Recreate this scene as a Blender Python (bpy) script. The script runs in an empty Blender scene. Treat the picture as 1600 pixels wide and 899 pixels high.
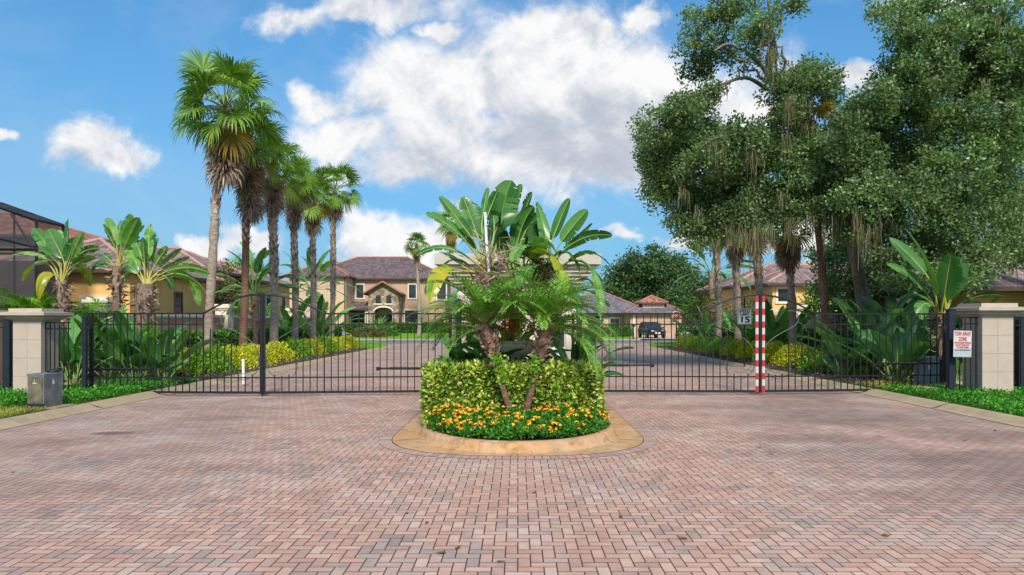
import bpy, math, random
import numpy as np
from mathutils import Vector, Matrix
rnd = random.Random(11)
rng = np.random.default_rng(11)
SC = bpy.context.scene
COL = SC.collection
PI = math.pi
F, HX, HY, CH = 1080.0, 809.0, 502.0, 1.8
def P(px, py, D):                       # a point of the photograph at a chosen distance
    return np.array([(px-HX)*D/F, D, CH-(py-HY)*D/F])
EXPO = 0.64; SUN_E = 2.8; SUN_A = 11; SKY_S = .13; CLOUD = 4.8; SKYTINT = (.30, .70, .90)
def G(px, py, z=0.0):                   # a point of the photograph on the ground
    D = F*(CH-z)/(py-HY)
    return np.array([(px-HX)*D/F, D, z])
def nz(a):
    a = np.asarray(a, float)
    return a/np.maximum(np.linalg.norm(a, axis=-1, keepdims=True), 1e-9)

# ------------------------------------------------------------------ mesh builder
class MB:
    def __init__(self): self.v = []; self.f = []; self.n = 0
    def add(self, v, faces, mi=0, sm=False):
        v = np.asarray(v, float).reshape(-1, 3)
        if isinstance(faces, np.ndarray): self.f.append((faces+self.n, mi, sm))
        else:
            by = {}
            for q in faces: by.setdefault(len(q), []).append(q)
            for k, l in by.items(): self.f.append((np.array(l, dtype=np.int64)+self.n, mi, sm))
        self.v.append(v); self.n += len(v)
    def box(self, x0, x1, y0, y1, z0, z1, mi=0, M=None):
        v = np.array([[x, y, z] for z in (z0, z1) for y in (y0, y1) for x in (x0, x1)], float)
        if M is not None: v = v@M[:3, :3].T+M[:3, 3]
        self.add(v, [[0, 2, 3, 1], [4, 5, 7, 6], [0, 1, 5, 4], [2, 6, 7, 3], [0, 4, 6, 2], [1, 3, 7, 5]], mi)
    def poly(self, pts, mi=0):
        self.add(pts, [list(range(len(pts)))], mi)
    def prism(self, pts2, z0, z1, mi=0, mtop=None):
        n = len(pts2); a = [(p[0], p[1], z0) for p in pts2]+[(p[0], p[1], z1) for p in pts2]
        self.add(a, [[i, (i+1) % n, n+(i+1) % n, n+i] for i in range(n)]+[list(range(n-1, -1, -1))], mi)
        self.add(a, [list(range(n, 2*n))], mi if mtop is None else mtop)
    def tube(self, pts, rad, seg=8, mi=0, sm=True, cap=True):
        pts = np.asarray(pts, float); n = len(pts)
        rad = np.ones(n)*rad if np.isscalar(rad) else np.asarray(rad, float)
        t = nz(np.gradient(pts, axis=0))
        ref = np.array([0, 0, 1.0]) if abs(t[0][2]) < .9 else np.array([1.0, 0, 0])
        u = nz(np.cross(t[0], ref)); V = []
        a = np.linspace(0, 2*PI, seg, endpoint=False)
        for i in range(n):
            u = nz(u-t[i]*np.dot(u, t[i])); w = np.cross(t[i], u)
            V.append(pts[i]+rad[i]*(np.cos(a)[:, None]*u+np.sin(a)[:, None]*w))
        V = np.concatenate(V)
        q = [[i*seg+j, i*seg+(j+1) % seg, (i+1)*seg+(j+1) % seg, (i+1)*seg+j] for i in range(n-1) for j in range(seg)]
        self.add(V, np.array(q), mi, sm)
        if cap:
            self.add(V[:seg], [list(range(seg-1, -1, -1))], mi); self.add(V[-seg:], [list(range(seg))], mi)
    def lathe(self, prof, c=(0, 0, 0), seg=24, mi=0, sm=True):
        a = np.linspace(0, 2*PI, seg, endpoint=False); V = []
        for r, z in prof: V.append(np.stack([c[0]+r*np.cos(a), c[1]+r*np.sin(a), np.full(seg, c[2]+z)], 1))
        n = len(prof); V = np.concatenate(V)
        self.add(V, np.array([[i*seg+j, i*seg+(j+1) % seg, (i+1)*seg+(j+1) % seg, (i+1)*seg+j] for i in range(n-1) for j in range(seg)]), mi, sm)
    def sweep(self, path, prof, mi=0, closed=False, sm=False):
        # path: (x,y) list, prof: (offset to the left of travel, z)
        p = np.asarray(path, float); n = len(p)
        if closed: t = nz(np.roll(p, -1, 0)-np.roll(p, 1, 0))
        else: t = nz(np.gradient(p, axis=0))
        nr = np.stack([-t[:, 1], t[:, 0]], 1); k = len(prof); V = []
        for i in range(n):
            for o, z in prof: V.append((p[i][0]+nr[i][0]*o, p[i][1]+nr[i][1]*o, z))
        m = n if closed else n-1
        q = [[i*k+j, ((i+1) % n)*k+j, ((i+1) % n)*k+j+1, i*k+j+1] for i in range(m) for j in range(k-1)]
        self.add(V, np.array(q), mi, sm)
    def leaves(self, Pn, L, W, out=None, spread=1.0, mi=0, up=.6, var=.5):
        n = len(Pn); d = rng.normal(size=(n, 3))*spread
        if out is not None: d = d+out
        d = nz(d); nr = nz(rng.normal(size=(n, 3))+np.array([0, 0, up])); s = nz(np.cross(d, nr))
        Lr = (L*(1-var/2+var*rng.random(n)))[:, None]; Wr = Lr*(W/L)*.5
        V = np.stack([Pn, Pn+d*Lr*.5+s*Wr, Pn+d*Lr, Pn+d*Lr*.5-s*Wr], 1).reshape(-1, 3)
        self.add(V, np.arange(4*n).reshape(n, 4), mi)
    def build(self, name, mats, parent=None, world=False):
        if not isinstance(mats, (list, tuple)): mats = [mats]
        me = bpy.data.meshes.new(name)
        v = np.concatenate(self.v)
        if world and parent is not None:
            r = parent
            off = np.zeros(3)
            while r is not None: off += np.array(r.location); r = r.parent
            v = v-off
        vi = np.concatenate([f.reshape(-1) for f, _, _ in self.f])
        tot = np.concatenate([np.full(len(f), f.shape[1]) for f, _, _ in self.f])
        mi = np.concatenate([np.full(len(f), m) for f, m, _ in self.f])
        sm = np.concatenate([np.full(len(f), s) for f, _, s in self.f])
        st = np.concatenate([[0], np.cumsum(tot)[:-1]])
        me.vertices.add(len(v)); me.vertices.foreach_set('co', v.astype(np.float32).ravel())
        me.loops.add(len(vi)); me.loops.foreach_set('vertex_index', vi.astype(np.int32))
        me.polygons.add(len(tot)); me.polygons.foreach_set('loop_start', st.astype(np.int32)); me.polygons.foreach_set('loop_total', tot.astype(np.int32))
        me.polygons.foreach_set('material_index', mi.astype(np.int32)); me.polygons.foreach_set('use_smooth', sm.astype(bool))
        me.update(calc_edges=True); me.validate()
        for m in mats: me.materials.append(m)
        o = bpy.data.objects.new(name, me); COL.objects.link(o)
        if parent is not None: o.parent = parent
        return o
def face_uv(o):                          # metres along / up each face, for tiles
    me = o.data; uv = me.uv_layers.new(name='UVMap')
    for p in me.polygons:
        n = p.normal; t = Vector((0, 0, 1)).cross(n)
        t = Vector((1, 0, 0)) if t.length < 1e-3 else t.normalized()
        s = n.cross(t)
        for li in p.loop_indices:
            co = me.vertices[me.loops[li].vertex_index].co
            uv.data[li].uv = (co.dot(t), co.dot(s))

def tag(o, label, cat, group=None):
    o['label'] = label; o['category'] = cat
    if group: o['group'] = group
    return o
def thing(name, label, cat, loc=(0, 0, 0), rz=0, group=None):
    o = bpy.data.objects.new(name, None); COL.objects.link(o)
    o.location = [float(c) for c in loc]; o.rotation_euler = (0, 0, rz); o.empty_display_size = .3
    return tag(o, label, cat, group)
def struct(o): o['kind'] = 'structure'; return o
def dup(root, loc, rz=None, label=None, scale=None):
    def cp(o, par):
        c = o.copy(); COL.objects.link(c)
        if par is not None: c.parent = par
        for ch in [x for x in kids.get(o.name, [])]: cp(ch, c)
        return c
    kids = {}
    for x in bpy.data.objects:
        if x.parent: kids.setdefault(x.parent.name, []).append(x)
    r = cp(root, None); r.location = [float(c) for c in loc]
    if rz is not None: r.rotation_euler = (0, 0, rz)
    if scale: r.scale = (scale, scale, scale)
    if label: r['label'] = label
    return r

# ------------------------------------------------------------------ materials
class NT:
    def __init__(s, name):
        s.m = bpy.data.materials.new(name); s.m.use_nodes = True; s.t = s.m.node_tree
        s.b = s.t.nodes['Principled BSDF']; s.o = s.t.nodes['Material Output']
    def n(s, typ, **kw):
        x = s.t.nodes.new(typ)
        for k, v in kw.items():
            if k.startswith('_'): s.set(x, k[1:], v)
            else: setattr(x, k, v)
        return x
    def set(s, x, k, v):
        i = x.inputs[int(k)] if k.isdigit() else x.inputs[k]
        if isinstance(v, bpy.types.NodeSocket): s.t.links.new(v, i)
        else: i.default_value = v
    def m_(s, op, a, b=0.0, c=None, clamp=False):
        x = s.n('ShaderNodeMath', operation=op, use_clamp=clamp); s.set(x, '0', a); s.set(x, '1', b)
        if c is not None: s.set(x, '2', c)
        return x.outputs[0]
    def sep(s, v):
        x = s.n('ShaderNodeSeparateXYZ'); s.set(x, '0', v); return x.outputs
    def comb(s, a, b, c=0.0):
        x = s.n('ShaderNodeCombineXYZ'); s.set(x, '0', a); s.set(x, '1', b); s.set(x, '2', c); return x.outputs[0]
    def co(s, k='Object'): return s.n('ShaderNodeTexCoord').outputs[k]
    def noise(s, vec, scale, detail=4, rough=.55, dist=0):
        x = s.n('ShaderNodeTexNoise'); s.set(x, 'Vector', vec); x.inputs['Scale'].default_value = scale
        x.inputs['Detail'].default_value = detail; x.inputs['Roughness'].default_value = rough; x.inputs['Distortion'].default_value = dist
        return x.outputs['Fac']
    def ramp(s, f, stops, interp='LINEAR'):
        x = s.n('ShaderNodeValToRGB'); s.set(x, '0', f); r = x.color_ramp; r.interpolation = interp
        while len(r.elements) < len(stops): r.elements.new(.5)
        for e, (p, c) in zip(r.elements, stops):
            e.position = p; e.color = (c, c, c, 1) if isinstance(c, (int, float)) else (*c, 1)
        return x.outputs[0]
    def mix(s, f, a, b, mode='MIX'):
        x = s.n('ShaderNodeMix', data_type='RGBA', blend_type=mode)
        for k, v in ((0, f), (6, a), (7, b)):
            if isinstance(v, tuple) and len(v) == 3: v = (*v, 1)
            if isinstance(v, bpy.types.NodeSocket): s.t.links.new(v, x.inputs[k])
            else: x.inputs[k].default_value = v
        return x.outputs[2]
    def bump(s, h, strength=.3, dist=.01):
        x = s.n('ShaderNodeBump'); s.set(x, 'Height', h); x.inputs['Strength'].default_value = strength; x.inputs['Distance'].default_value = dist
        s.set(s.b, 'Normal', x.outputs[0])
def plain(name, col, rough=.7, metal=0, var=.15, scale=3.0, bump=0, bscale=60, spec=.4, coord='Object', dist=.004):
    t = NT(name); c = t.co(coord)
    f = t.noise(c, scale, 5, .6)
    lo = tuple(x*(1-var) for x in col); hi = tuple(min(1, x*(1+var)) for x in col)
    t.set(t.b, 'Base Color', t.ramp(f, [(.3, lo), (.7, hi)]))
    t.b.inputs['Roughness'].default_value = rough; t.b.inputs['Metallic'].default_value = metal; t.b.inputs['Specular IOR Level'].default_value = spec
    if bump: t.bump(t.noise(c, bscale, 3), bump, dist)
    return t.m
def leafmat(name, stops, trans=.3, rough=.5, nscale=.9, lo=.7, hi=1.25, spec=.3):
    t = NT(name); g = t.n('ShaderNodeNewGeometry')
    c = t.ramp(g.outputs['Random Per Island'], stops)
    f = t.noise(t.co(), nscale, 3)
    c = t.mix(1.0, c, t.ramp(f, [(.32, lo), (.68, hi)]), 'MULTIPLY')
    t.set(t.b, 'Base Color', c); t.b.inputs['Roughness'].default_value = rough; t.b.inputs['Specular IOR Level'].default_value = spec
    tr = t.n('ShaderNodeBsdfTranslucent'); t.set(tr, 'Color', t.mix(1.0, c, (1.15, 1.3, .6), 'MULTIPLY'))
    mx = t.n('ShaderNodeMixShader'); mx.inputs[0].default_value = trans
    t.t.links.new(t.b.outputs[0], mx.inputs[1]); t.t.links.new(tr.outputs[0], mx.inputs[2]); t.t.links.new(mx.outputs[0], t.o.inputs[0])
    return t.m

M = {}
# herringbone pavers
def paver():
    t = NT('pavers'); c = t.co(); X = t.sep(c)
    x = t.m_('DIVIDE', X[0], .0955); y = t.m_('DIVIDE', X[1], .0955)
    # slight waviness of the joints
    i = t.m_('FLOOR', x); j = t.m_('FLOOR', y); fx = t.m_('FRACT', x); fy = t.m_('FRACT', y)
    k = t.m_('FLOORED_MODULO', t.m_('SUBTRACT', i, j), 4.0)
    ish = t.m_('LESS_THAN', k, 1.5)
    k1 = t.m_('COMPARE', k, 1.0, .1); k2 = t.m_('COMPARE', k, 2.0, .1)
    uh = t.m_('ADD', fx, k1); uv = t.m_('ADD', fy, k2)
    def sel(a, b):
        return t.m_('ADD', t.m_('MULTIPLY', a, ish), t.m_('MULTIPLY', b, t.m_('SUBTRACT', 1.0, ish)))
    u = sel(uh, uv); v = sel(fy, fx)
    d = t.m_('MINIMUM', t.m_('MINIMUM', u, t.m_('SUBTRACT', 2.0, u)), t.m_('MINIMUM', v, t.m_('SUBTRACT', 1.0, v)))
    idx = t.m_('SUBTRACT', i, t.m_('MULTIPLY', k1, ish)); idy = t.m_('SUBTRACT', j, k2)
    wn = t.n('ShaderNodeTexWhiteNoise', noise_dimensions='3D'); t.set(wn, 'Vector', t.comb(idx, idy, ish))
    big = t.noise(c, .35, 4, .6, .5); mid = t.noise(c, 1.6, 5, .65); fine = t.noise(c, 95, 3, .75)
    rv = t.m_('ADD', wn.outputs['Value'], t.m_('MULTIPLY', t.m_('SUBTRACT', mid, .5), 1.1))
    col = t.ramp(rv, [(.0, (.43, .295, .235)), (.2, (.48, .29, .225)), (.5, (.54, .32, .245)), (.8, (.57, .36, .275)), (1, (.58, .41, .32))])
    cl = t.noise(c, .75, 4, .6, .4); wn2 = t.n('ShaderNodeTexWhiteNoise', noise_dimensions='3D'); t.set(wn2, 'Vector', t.comb(idy, idx, ish))
    gf = t.ramp(t.m_('ADD', t.m_('MULTIPLY', wn2.outputs['Value'], .34), cl), [(.74, 0.0), (.84, 1.0)])
    col = t.mix(t.m_('MULTIPLY', gf, .72), col, t.mix(wn.outputs['Value'], (.26, .228, .20), (.38, .325, .28)))
    col = t.mix(1.0, col, t.ramp(t.noise(c, 2.6, 6, .7, .6), [(.28, .80), (.5, 1.0), (.72, 1.16)]), 'MULTIPLY')
    # weathered grey, tyre-darkened areas, painted stronger at the sides to leave a middle glow
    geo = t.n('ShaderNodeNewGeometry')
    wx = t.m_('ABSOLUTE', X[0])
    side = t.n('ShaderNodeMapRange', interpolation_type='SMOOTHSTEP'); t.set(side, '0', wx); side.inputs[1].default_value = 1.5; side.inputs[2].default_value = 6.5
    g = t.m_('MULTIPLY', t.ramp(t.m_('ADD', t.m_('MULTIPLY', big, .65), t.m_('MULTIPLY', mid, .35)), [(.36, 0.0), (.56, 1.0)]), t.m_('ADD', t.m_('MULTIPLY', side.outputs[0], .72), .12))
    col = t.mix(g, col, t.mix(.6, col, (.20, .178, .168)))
    # pale worn patches
    w2 = t.noise(c, .8, 5, .7, .3)
    col = t.mix(t.m_('MULTIPLY', t.ramp(w2, [(.47, 0.0), (.66, 1.0)]), .5), col, (.60, .47, .40))
    # soft-edged dark patches, more of them on the right
    def spot(cx, cy, rx, ry, amt, col):
        e = t.m_('ADD', t.m_('POWER', t.m_('DIVIDE', t.m_('SUBTRACT', X[0], cx), rx), 2.0), t.m_('POWER', t.m_('DIVIDE', t.m_('SUBTRACT', X[1], cy), ry), 2.0))
        e = t.m_('ADD', e, t.m_('MULTIPLY', t.m_('SUBTRACT', mid, .5), 1.6))
        return t.mix(t.m_('MULTIPLY', t.ramp(e, [(.25, 1.0), (1.0, 0.0)]), amt), col, (.12, .085, .075))
    for a in ((-6.45, 11.1, .42, .2, .75), (-7.4, 10.2, 1.3, .5, .3), (5.6, 13.2, 2.2, 1.1, .34), (7.4, 10.8, 1.6, .9, .4), (4.6, 10.6, 1.3, .5, .3), (6.3, 15.2, 1.6, .9, .3), (-5.6, 12.8, 1.2, .4, .3), (-3.2, 8.5, 1.3, .35, .2), (7.2, 8.2, 3.0, 1.6, .3), (5.2, 7.2, 2.0, .5, .25), (5.2, 9.3, 2.6, .7, .28), (6.8, 12.2, 2.5, .6, .3), (-5.6, 7.4, 2.4, .5, .2), (3.6, 14.5, 2.2, .5, .2), (-6, 14.3, 1.6, .4, .25), (6.8, 17.0, 1.5, 1.6, .35)):
        col = spot(*a, col)
    col = t.mix(1.0, col, t.ramp(fine, [(.3, .72), (.7, 1.28)]), 'MULTIPLY')
    jn = t.n('ShaderNodeMapRange', interpolation_type='SMOOTHSTEP'); t.set(jn, '0', d); jn.inputs[1].default_value = .022; jn.inputs[2].default_value = .075
    jt = jn.outputs[0]
    col = t.mix(jt, (.085, .035, .028), col)
    t.set(t.b, 'Base Color', col); t.b.inputs['Roughness'].default_value = .85; t.b.inputs['Specular IOR Level'].default_value = .25
    hh = t.n('ShaderNodeMapRange'); t.set(hh, '0', d); hh.inputs[1].default_value = .0; hh.inputs[2].default_value = .09
    t.bump(t.m_('ADD', t.m_('ADD', hh.outputs[0], t.m_('MULTIPLY', wn.outputs['Value'], .25)), t.m_('MULTIPLY', fine, .2)), .7, .006)
    return t.m
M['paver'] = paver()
def border():
    t = NT('border_pavers'); uv = t.co('UV'); X = t.sep(uv)
    u = t.m_('DIVIDE', X[0], .104); i = t.m_('FLOOR', u); fu = t.m_('FRACT', u)
    d = t.m_('MINIMUM', t.m_('MINIMUM', fu, t.m_('SUBTRACT', 1.0, fu)), t.m_('MULTIPLY', t.m_('MINIMUM', X[1], t.m_('SUBTRACT', 1.0, X[1])), 2.0))
    wn = t.n('ShaderNodeTexWhiteNoise', noise_dimensions='1D'); t.set(wn, 'W', i)
    col = t.ramp(wn.outputs['Value'], [(0, (.33, .25, .225)), (.3, (.43, .27, .23)), (1, (.54, .34, .28))])
    c = t.co(); fine = t.noise(c, 200, 2, .7)
    col = t.mix(1.0, col, t.ramp(fine, [(.3, .85), (.7, 1.15)]), 'MULTIPLY')
    jn = t.n('ShaderNodeMapRange'); t.set(jn, '0', d); jn.inputs[1].default_value = .02; jn.inputs[2].default_value = .08
    t.set(t.b, 'Base Color', t.mix(jn.outputs[0], (.12, .07, .055), col)); t.b.inputs['Roughness'].default_value = .85
    t.bump(jn.outputs[0], .6, .006)
    return t.m
M['border'] = border()
def concrete(name, col, rust=0.0):
    t = NT(name); c = t.co()
    a = t.noise(c, 1.3, 6, .65, .4); b = t.noise(c, 9, 5, .7); f = t.noise(c, 150, 2)
    col = t.mix(1.0, t.ramp(t.m_('ADD', t.m_('MULTIPLY', a, .6), t.m_('MULTIPLY', b, .4)), [(.35, tuple(x*.72 for x in col)), (.65, tuple(x*1.15 for x in col))]), t.ramp(f, [(.3, .9), (.7, 1.1)]), 'MULTIPLY')
    if rust:
        col = t.mix(t.m_('MULTIPLY', t.ramp(t.noise(c, 1.1, 5, .7, .6), [(.3, 0.0), (.62, 1.0)]), rust), col, (.50, .24, .07))
        col = t.mix(t.m_('MULTIPLY', t.ramp(t.noise(c, 4.5, 6, .75, 1.0), [(.50, 0.0), (.64, 1.0)]), .6), col, (.15, .09, .045))
    t.set(t.b, 'Base Color', col); t.b.inputs['Roughness'].default_value = .88
    t.bump(t.m_('ADD', b, t.m_('MULTIPLY', f, .6)), .25, .01)
    return t.m
M['conc'] = concrete('kerb_concrete', (.42, .325, .20))
M['conc_rust'] = concrete('stained_kerb_concrete', (.58, .42, .27), .8)
M['walk'] = concrete('sidewalk_concrete', (.52, .42, .31))
M['asphalt'] = plain('asphalt', (.16, .165, .175), .9, var=.15, scale=.6, bump=.3, bscale=120)
def grassmat(name, a, b, c_):
    t = NT(name); c = t.co(); f = t.noise(c, .5, 6, .7); g = t.noise(c, 40, 4, .8)
    t.set(t.b, 'Base Color', t.ramp(t.m_('ADD', t.m_('MULTIPLY', f, .5), t.m_('MULTIPLY', g, .5)), [(.35, a), (.5, b), (.65, c_)]))
    t.b.inputs['Roughness'].default_value = .9; t.b.inputs['Specular IOR Level'].default_value = .1; t.bump(g, .8, .05); return t.m
M['lawn'] = grassmat('lawn_grass', (.10, .22, .02), (.15, .33, .025), (.21, .40, .04))
M['ground'] = grassmat('rough_grass', (.05, .09, .02), (.09, .13, .03), (.14, .15, .05))
def mulch():
    t = NT('mulch'); c = t.co(); v = t.n('ShaderNodeTexVoronoi'); t.set(v, 'Vector', c); v.inputs['Scale'].default_value = 22
    g = t.noise(c, 30, 5, .8, 1.5)
    t.set(t.b, 'Base Color', t.ramp(g, [(.3, (.03, .018, .014)), (.55, (.10, .062, .05)), (.75, (.24, .16, .14))])); t.b.inputs['Roughness'].default_value = .95
    t.bump(g, 1, .05); return t.m
M['mulch'] = mulch()
M['chip'] = leafmat('bark_chips', [(0, (.05, .025, .02)), (.5, (.13, .075, .065)), (1, (.30, .21, .19))], 0, .9, 3)
# stone & stucco
def tilepillar():
    t = NT('cast_stone'); c = t.co(); f = t.noise(c, 5, 6, .6); g = t.noise(c, 90, 3)
    t.set(t.b, 'Base Color', t.ramp(f, [(.3, (.46, .37, .30)), (.7, (.52, .43, .35))])); t.b.inputs['Roughness'].default_value = .8
    t.bump(g, .12, .004); return t.m
M['stone'] = tilepillar()
M['urn'] = plain('pale_urn_stone', (.78, .70, .56), .8, var=.1, scale=6, bump=.15, bscale=60)
M['joint'] = plain('stone_joint', (.27, .21, .165), .9)
def stucco(name, col, stain=.12):
    t = NT(name); c = t.co(); f = t.noise(c, .7, 6, .65); g = t.noise(c, 60, 4, .7)
    X = t.sep(c); st = t.noise(t.comb(t.m_('MULTIPLY', X[0], 2.0), t.m_('MULTIPLY', X[1], 2.0), t.m_('MULTIPLY', X[2], .25)), 1.5, 5, .7)
    cc = t.mix(1.0, t.ramp(f, [(.3, tuple(x*.88 for x in col)), (.7, tuple(min(1, x*1.08) for x in col))]), t.ramp(st, [(.35, 1-stain), (.6, 1.0)]), 'MULTIPLY')
    t.set(t.b, 'Base Color', cc); t.b.inputs['Roughness'].default_value = .9; t.bump(g, .35, .01); return t.m
M['tan'] = stucco('tan_stucco', (.56, .37, .24)); M['peach'] = stucco('peach_stucco', (.66, .46, .32))
M['yellow'] = stucco('yellow_stucco', (.90, .54, .19)); M['yellow2'] = stucco('ochre_stucco', (.66, .42, .10))
M['orange'] = stucco('orange_tan_stucco', (.60, .33, .19)); M['cream'] = stucco('cream_stucco', (.74, .66, .54), .08)
M['creamtrim'] = plain('cream_trim', (.76, .68, .57), .8, var=.06); M['greyslab'] = stucco('grey_cream_slab', (.55, .50, .42), .1)
M['brownwall'] = stucco('brown_stucco', (.30, .20, .14))
M['white'] = plain('white_paint', (.78, .78, .76), .6, var=.05)
def roofmat(name, c1, c2, c3):
    t = NT(name); uv = t.co('UV'); X = t.sep(uv)
    a = t.m_('DIVIDE', X[0], .30); b = t.m_('DIVIDE', X[1], .38)
    i = t.m_('FLOOR', a); j = t.m_('FLOOR', b); fa = t.m_('FRACT', a); fb = t.m_('FRACT', b)
    wn = t.n('ShaderNodeTexWhiteNoise', noise_dimensions='2D'); t.set(wn, 'Vector', t.comb(i, j))
    wave = t.m_('SINE', t.m_('MULTIPLY', fa, PI))
    big = t.noise(t.co(), .5, 5, .6)
    col = t.ramp(t.m_('ADD', t.m_('MULTIPLY', wn.outputs['Value'], .7), t.m_('MULTIPLY', big, .3)), [(.1, c1), (.5, c2), (.9, c3)])
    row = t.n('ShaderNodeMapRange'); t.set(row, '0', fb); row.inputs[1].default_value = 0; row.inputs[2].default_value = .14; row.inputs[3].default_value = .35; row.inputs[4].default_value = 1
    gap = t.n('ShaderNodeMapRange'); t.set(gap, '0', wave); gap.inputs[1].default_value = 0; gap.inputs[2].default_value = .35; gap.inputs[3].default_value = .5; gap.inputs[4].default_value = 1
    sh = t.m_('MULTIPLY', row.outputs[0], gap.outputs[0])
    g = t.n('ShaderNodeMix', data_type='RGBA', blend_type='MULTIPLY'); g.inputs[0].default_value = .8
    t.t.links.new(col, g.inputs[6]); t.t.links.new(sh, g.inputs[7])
    t.set(t.b, 'Base Color', g.outputs[2]); t.b.inputs['Roughness'].default_value = .75
    t.bump(t.m_('ADD', wave, t.m_('MULTIPLY', t.m_('SUBTRACT', 1.0, fb), .5)), .8, .08)
    return t.m
M['roof_brown'] = roofmat('brown_roof_tiles', (.10, .072, .074), (.16, .112, .112), (.235, .165, .16))
M['roof_grey'] = roofmat('grey_roof_tiles', (.12, .11, .13), (.19, .17, .20), (.27, .23, .25))
M['roof_red'] = roofmat('red_roof_tiles', (.26, .085, .055), (.40, .14, .09), (.55, .25, .18))
M['roof_mauve'] = roofmat('mauve_roof_tiles', (.16, .105, .095), (.25, .17, .155), (.36, .27, .25))
M['ridge'] = plain('ridge_tiles', (.40, .17, .125), .7, var=.25, scale=6); M['ridge_pale'] = plain('pale_ridge_tiles', (.46, .27, .23), .7, var=.25, scale=6)
M['fascia'] = plain('brown_fascia', (.085, .055, .045), .6)
M['glass'] = plain('window_glass', (.03, .04, .045), .06, var=.3, scale=1.5, spec=.8)
M['door'] = plain('dark_door', (.045, .03, .025), .5)
M['garage'] = plain('garage_door', (.50, .33, .23), .7, var=.06)
def stone_veneer():
    t = NT('stone_veneer'); c = t.co(); X = t.sep(c)
    v = t.n('ShaderNodeTexVoronoi'); t.set(v, 'Vector', t.comb(t.m_('MULTIPLY', X[0], 1.8), X[1], t.m_('MULTIPLY', X[2], 3.6))); v.inputs['Scale'].default_value = 1.3
    e = t.n('ShaderNodeTexVoronoi', feature='DISTANCE_TO_EDGE'); t.set(e, 'Vector', t.comb(t.m_('MULTIPLY', X[0], 1.8), X[1], t.m_('MULTIPLY', X[2], 3.6))); e.inputs['Scale'].default_value = 1.3
    h = t.sep(v.outputs['Color'])[0]
    col = t.ramp(h, [(0, (.20, .13, .08)), (.35, (.36, .25, .16)), (.7, (.48, .36, .24)), (1, (.38, .33, .28))])
    col = t.mix(t.ramp(e.outputs['Distance'], [(.02, 1.0), (.07, 0.0)]), col, (.13, .095, .07))
    t.set(t.b, 'Base Color', col); t.b.inputs['Roughness'].default_value = .9; t.bump(e.outputs['Distance'], .8, .05); return t.m
M['veneer'] = stone_veneer()
# metal
M['iron'] = plain('black_iron', (.018, .019, .022), .45, .3, var=.3, scale=8, spec=.5)
M['iron_blue'] = plain('blue_black_post_paint', (.022, .028, .042), .45, .2, var=.2, scale=6)
M['scroll'] = plain('grey_worn_iron', (.14, .14, .14), .5, .4, var=.4, scale=14)
M['box'] = plain('weathered_grey_metal', (.19, .21, .215), .6, .2, var=.4, scale=5, bump=.1)
M['boxfront'] = plain('rusty_olive_metal', (.16, .145, .095), .65, .1, var=.5, scale=6)
M['opbox'] = plain('blue_grey_metal', (.24, .26, .29), .55, .2, var=.2, scale=5)
M['black'] = plain('black_plastic', (.02, .02, .022), .5)
M['redtape'] = plain('red_reflective_tape', (.46, .03, .035), .4, var=.2, scale=20)
M['whitetape'] = plain('white_reflective_tape', (.52, .52, .49), .4, var=.15, scale=20)
M['red'] = plain('sign_red', (.55, .02, .025), .4); M['signwhite'] = plain('sign_white', (.80, .81, .80), .4, var=.1, scale=12)
M['signpale'] = plain('faded_sign_white', (.60, .56, .55), .5, var=.25, scale=25)
M['signgrey'] = plain('sign_grey', (.42, .47, .50), .5, var=.2, scale=20)
M['redtext'] = plain('sign_red_ink', (.50, .06, .05), .5); M['blacktext'] = plain('sign_black_ink', (.02, .02, .02), .5)
M['mesh'] = None
# bark & foliage
def barkmat(name, c1, c2, c3, sc=6, ring=0.0):
    t = NT(name); c = t.co(); X = t.sep(c); vec = t.comb(X[0], X[1], t.m_('MULTIPLY', X[2], 1.0 if not ring else 3.0))
    f = t.noise(vec, sc, 6, .7, .4); g = t.noise(c, .8, 3)
    t.set(t.b, 'Base Color', t.ramp(t.m_('ADD', t.m_('MULTIPLY', f, .65), t.m_('MULTIPLY', g, .35)), [(.32, c1), (.5, c2), (.68, c3)])); t.b.inputs['Roughness'].default_value = .95
    t.b.inputs['Specular IOR Level'].default_value = .1
    t.bump(f, .9, .04); return t.m
M['palmbark'] = barkmat('palm_bark', (.16, .11, .085), (.34, .265, .21), (.56, .50, .43), 5, 1)
M['palmred'] = barkmat('red_palm_bark', (.10, .05, .035), (.22, .12, .08), (.38, .28, .22), 8, 1)
M['boot'] = leafmat('palm_boots', [(0, (.15, .09, .065)), (.5, (.38, .29, .23)), (1, (.62, .55, .47))], 0, .9, 3)
M['oakbark'] = barkmat('oak_bark', (.09, .075, .06), (.20, .17, .14), (.34, .31, .27), 9)
M['fan'] = leafmat('fan_palm_leaf', [(0, (.08, .19, .025)), (.5, (.17, .33, .04)), (1, (.31, .45, .08))], .3, .45, 1.2)
M['fanyellow'] = leafmat('aging_fan_leaf', [(0, (.30, .22, .03)), (.5, (.42, .25, .03)), (1, (.16, .22, .03))], .3, .6)
M['dead'] = leafmat('dead_palm_leaf', [(0, (.17, .11, .075)), (.5, (.36, .26, .19)), (1, (.52, .42, .33))], .15, .9, 2)
M['petiole'] = plain('palm_petiole', (.22, .24, .06), .5, var=.3)
M['oak'] = leafmat('oak_leaf', [(0, (.075, .14, .05)), (.45, (.15, .25, .085)), (.85, (.24, .35, .14)), (1, (.42, .49, .28))], .42, .42, .5, .7, 1.3, .45)
M['oak2'] = leafmat('far_oak_leaf', [(0, (.04, .09, .03)), (.6, (.09, .16, .055)), (1, (.16, .25, .09))], .22, .5, .4, .7, 1.3)
M['moss'] = leafmat('spanish_moss', [(0, (.08, .078, .035)), (.5, (.16, .15, .07)), (1, (.25, .24, .13))], .2, .95, 1)
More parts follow.
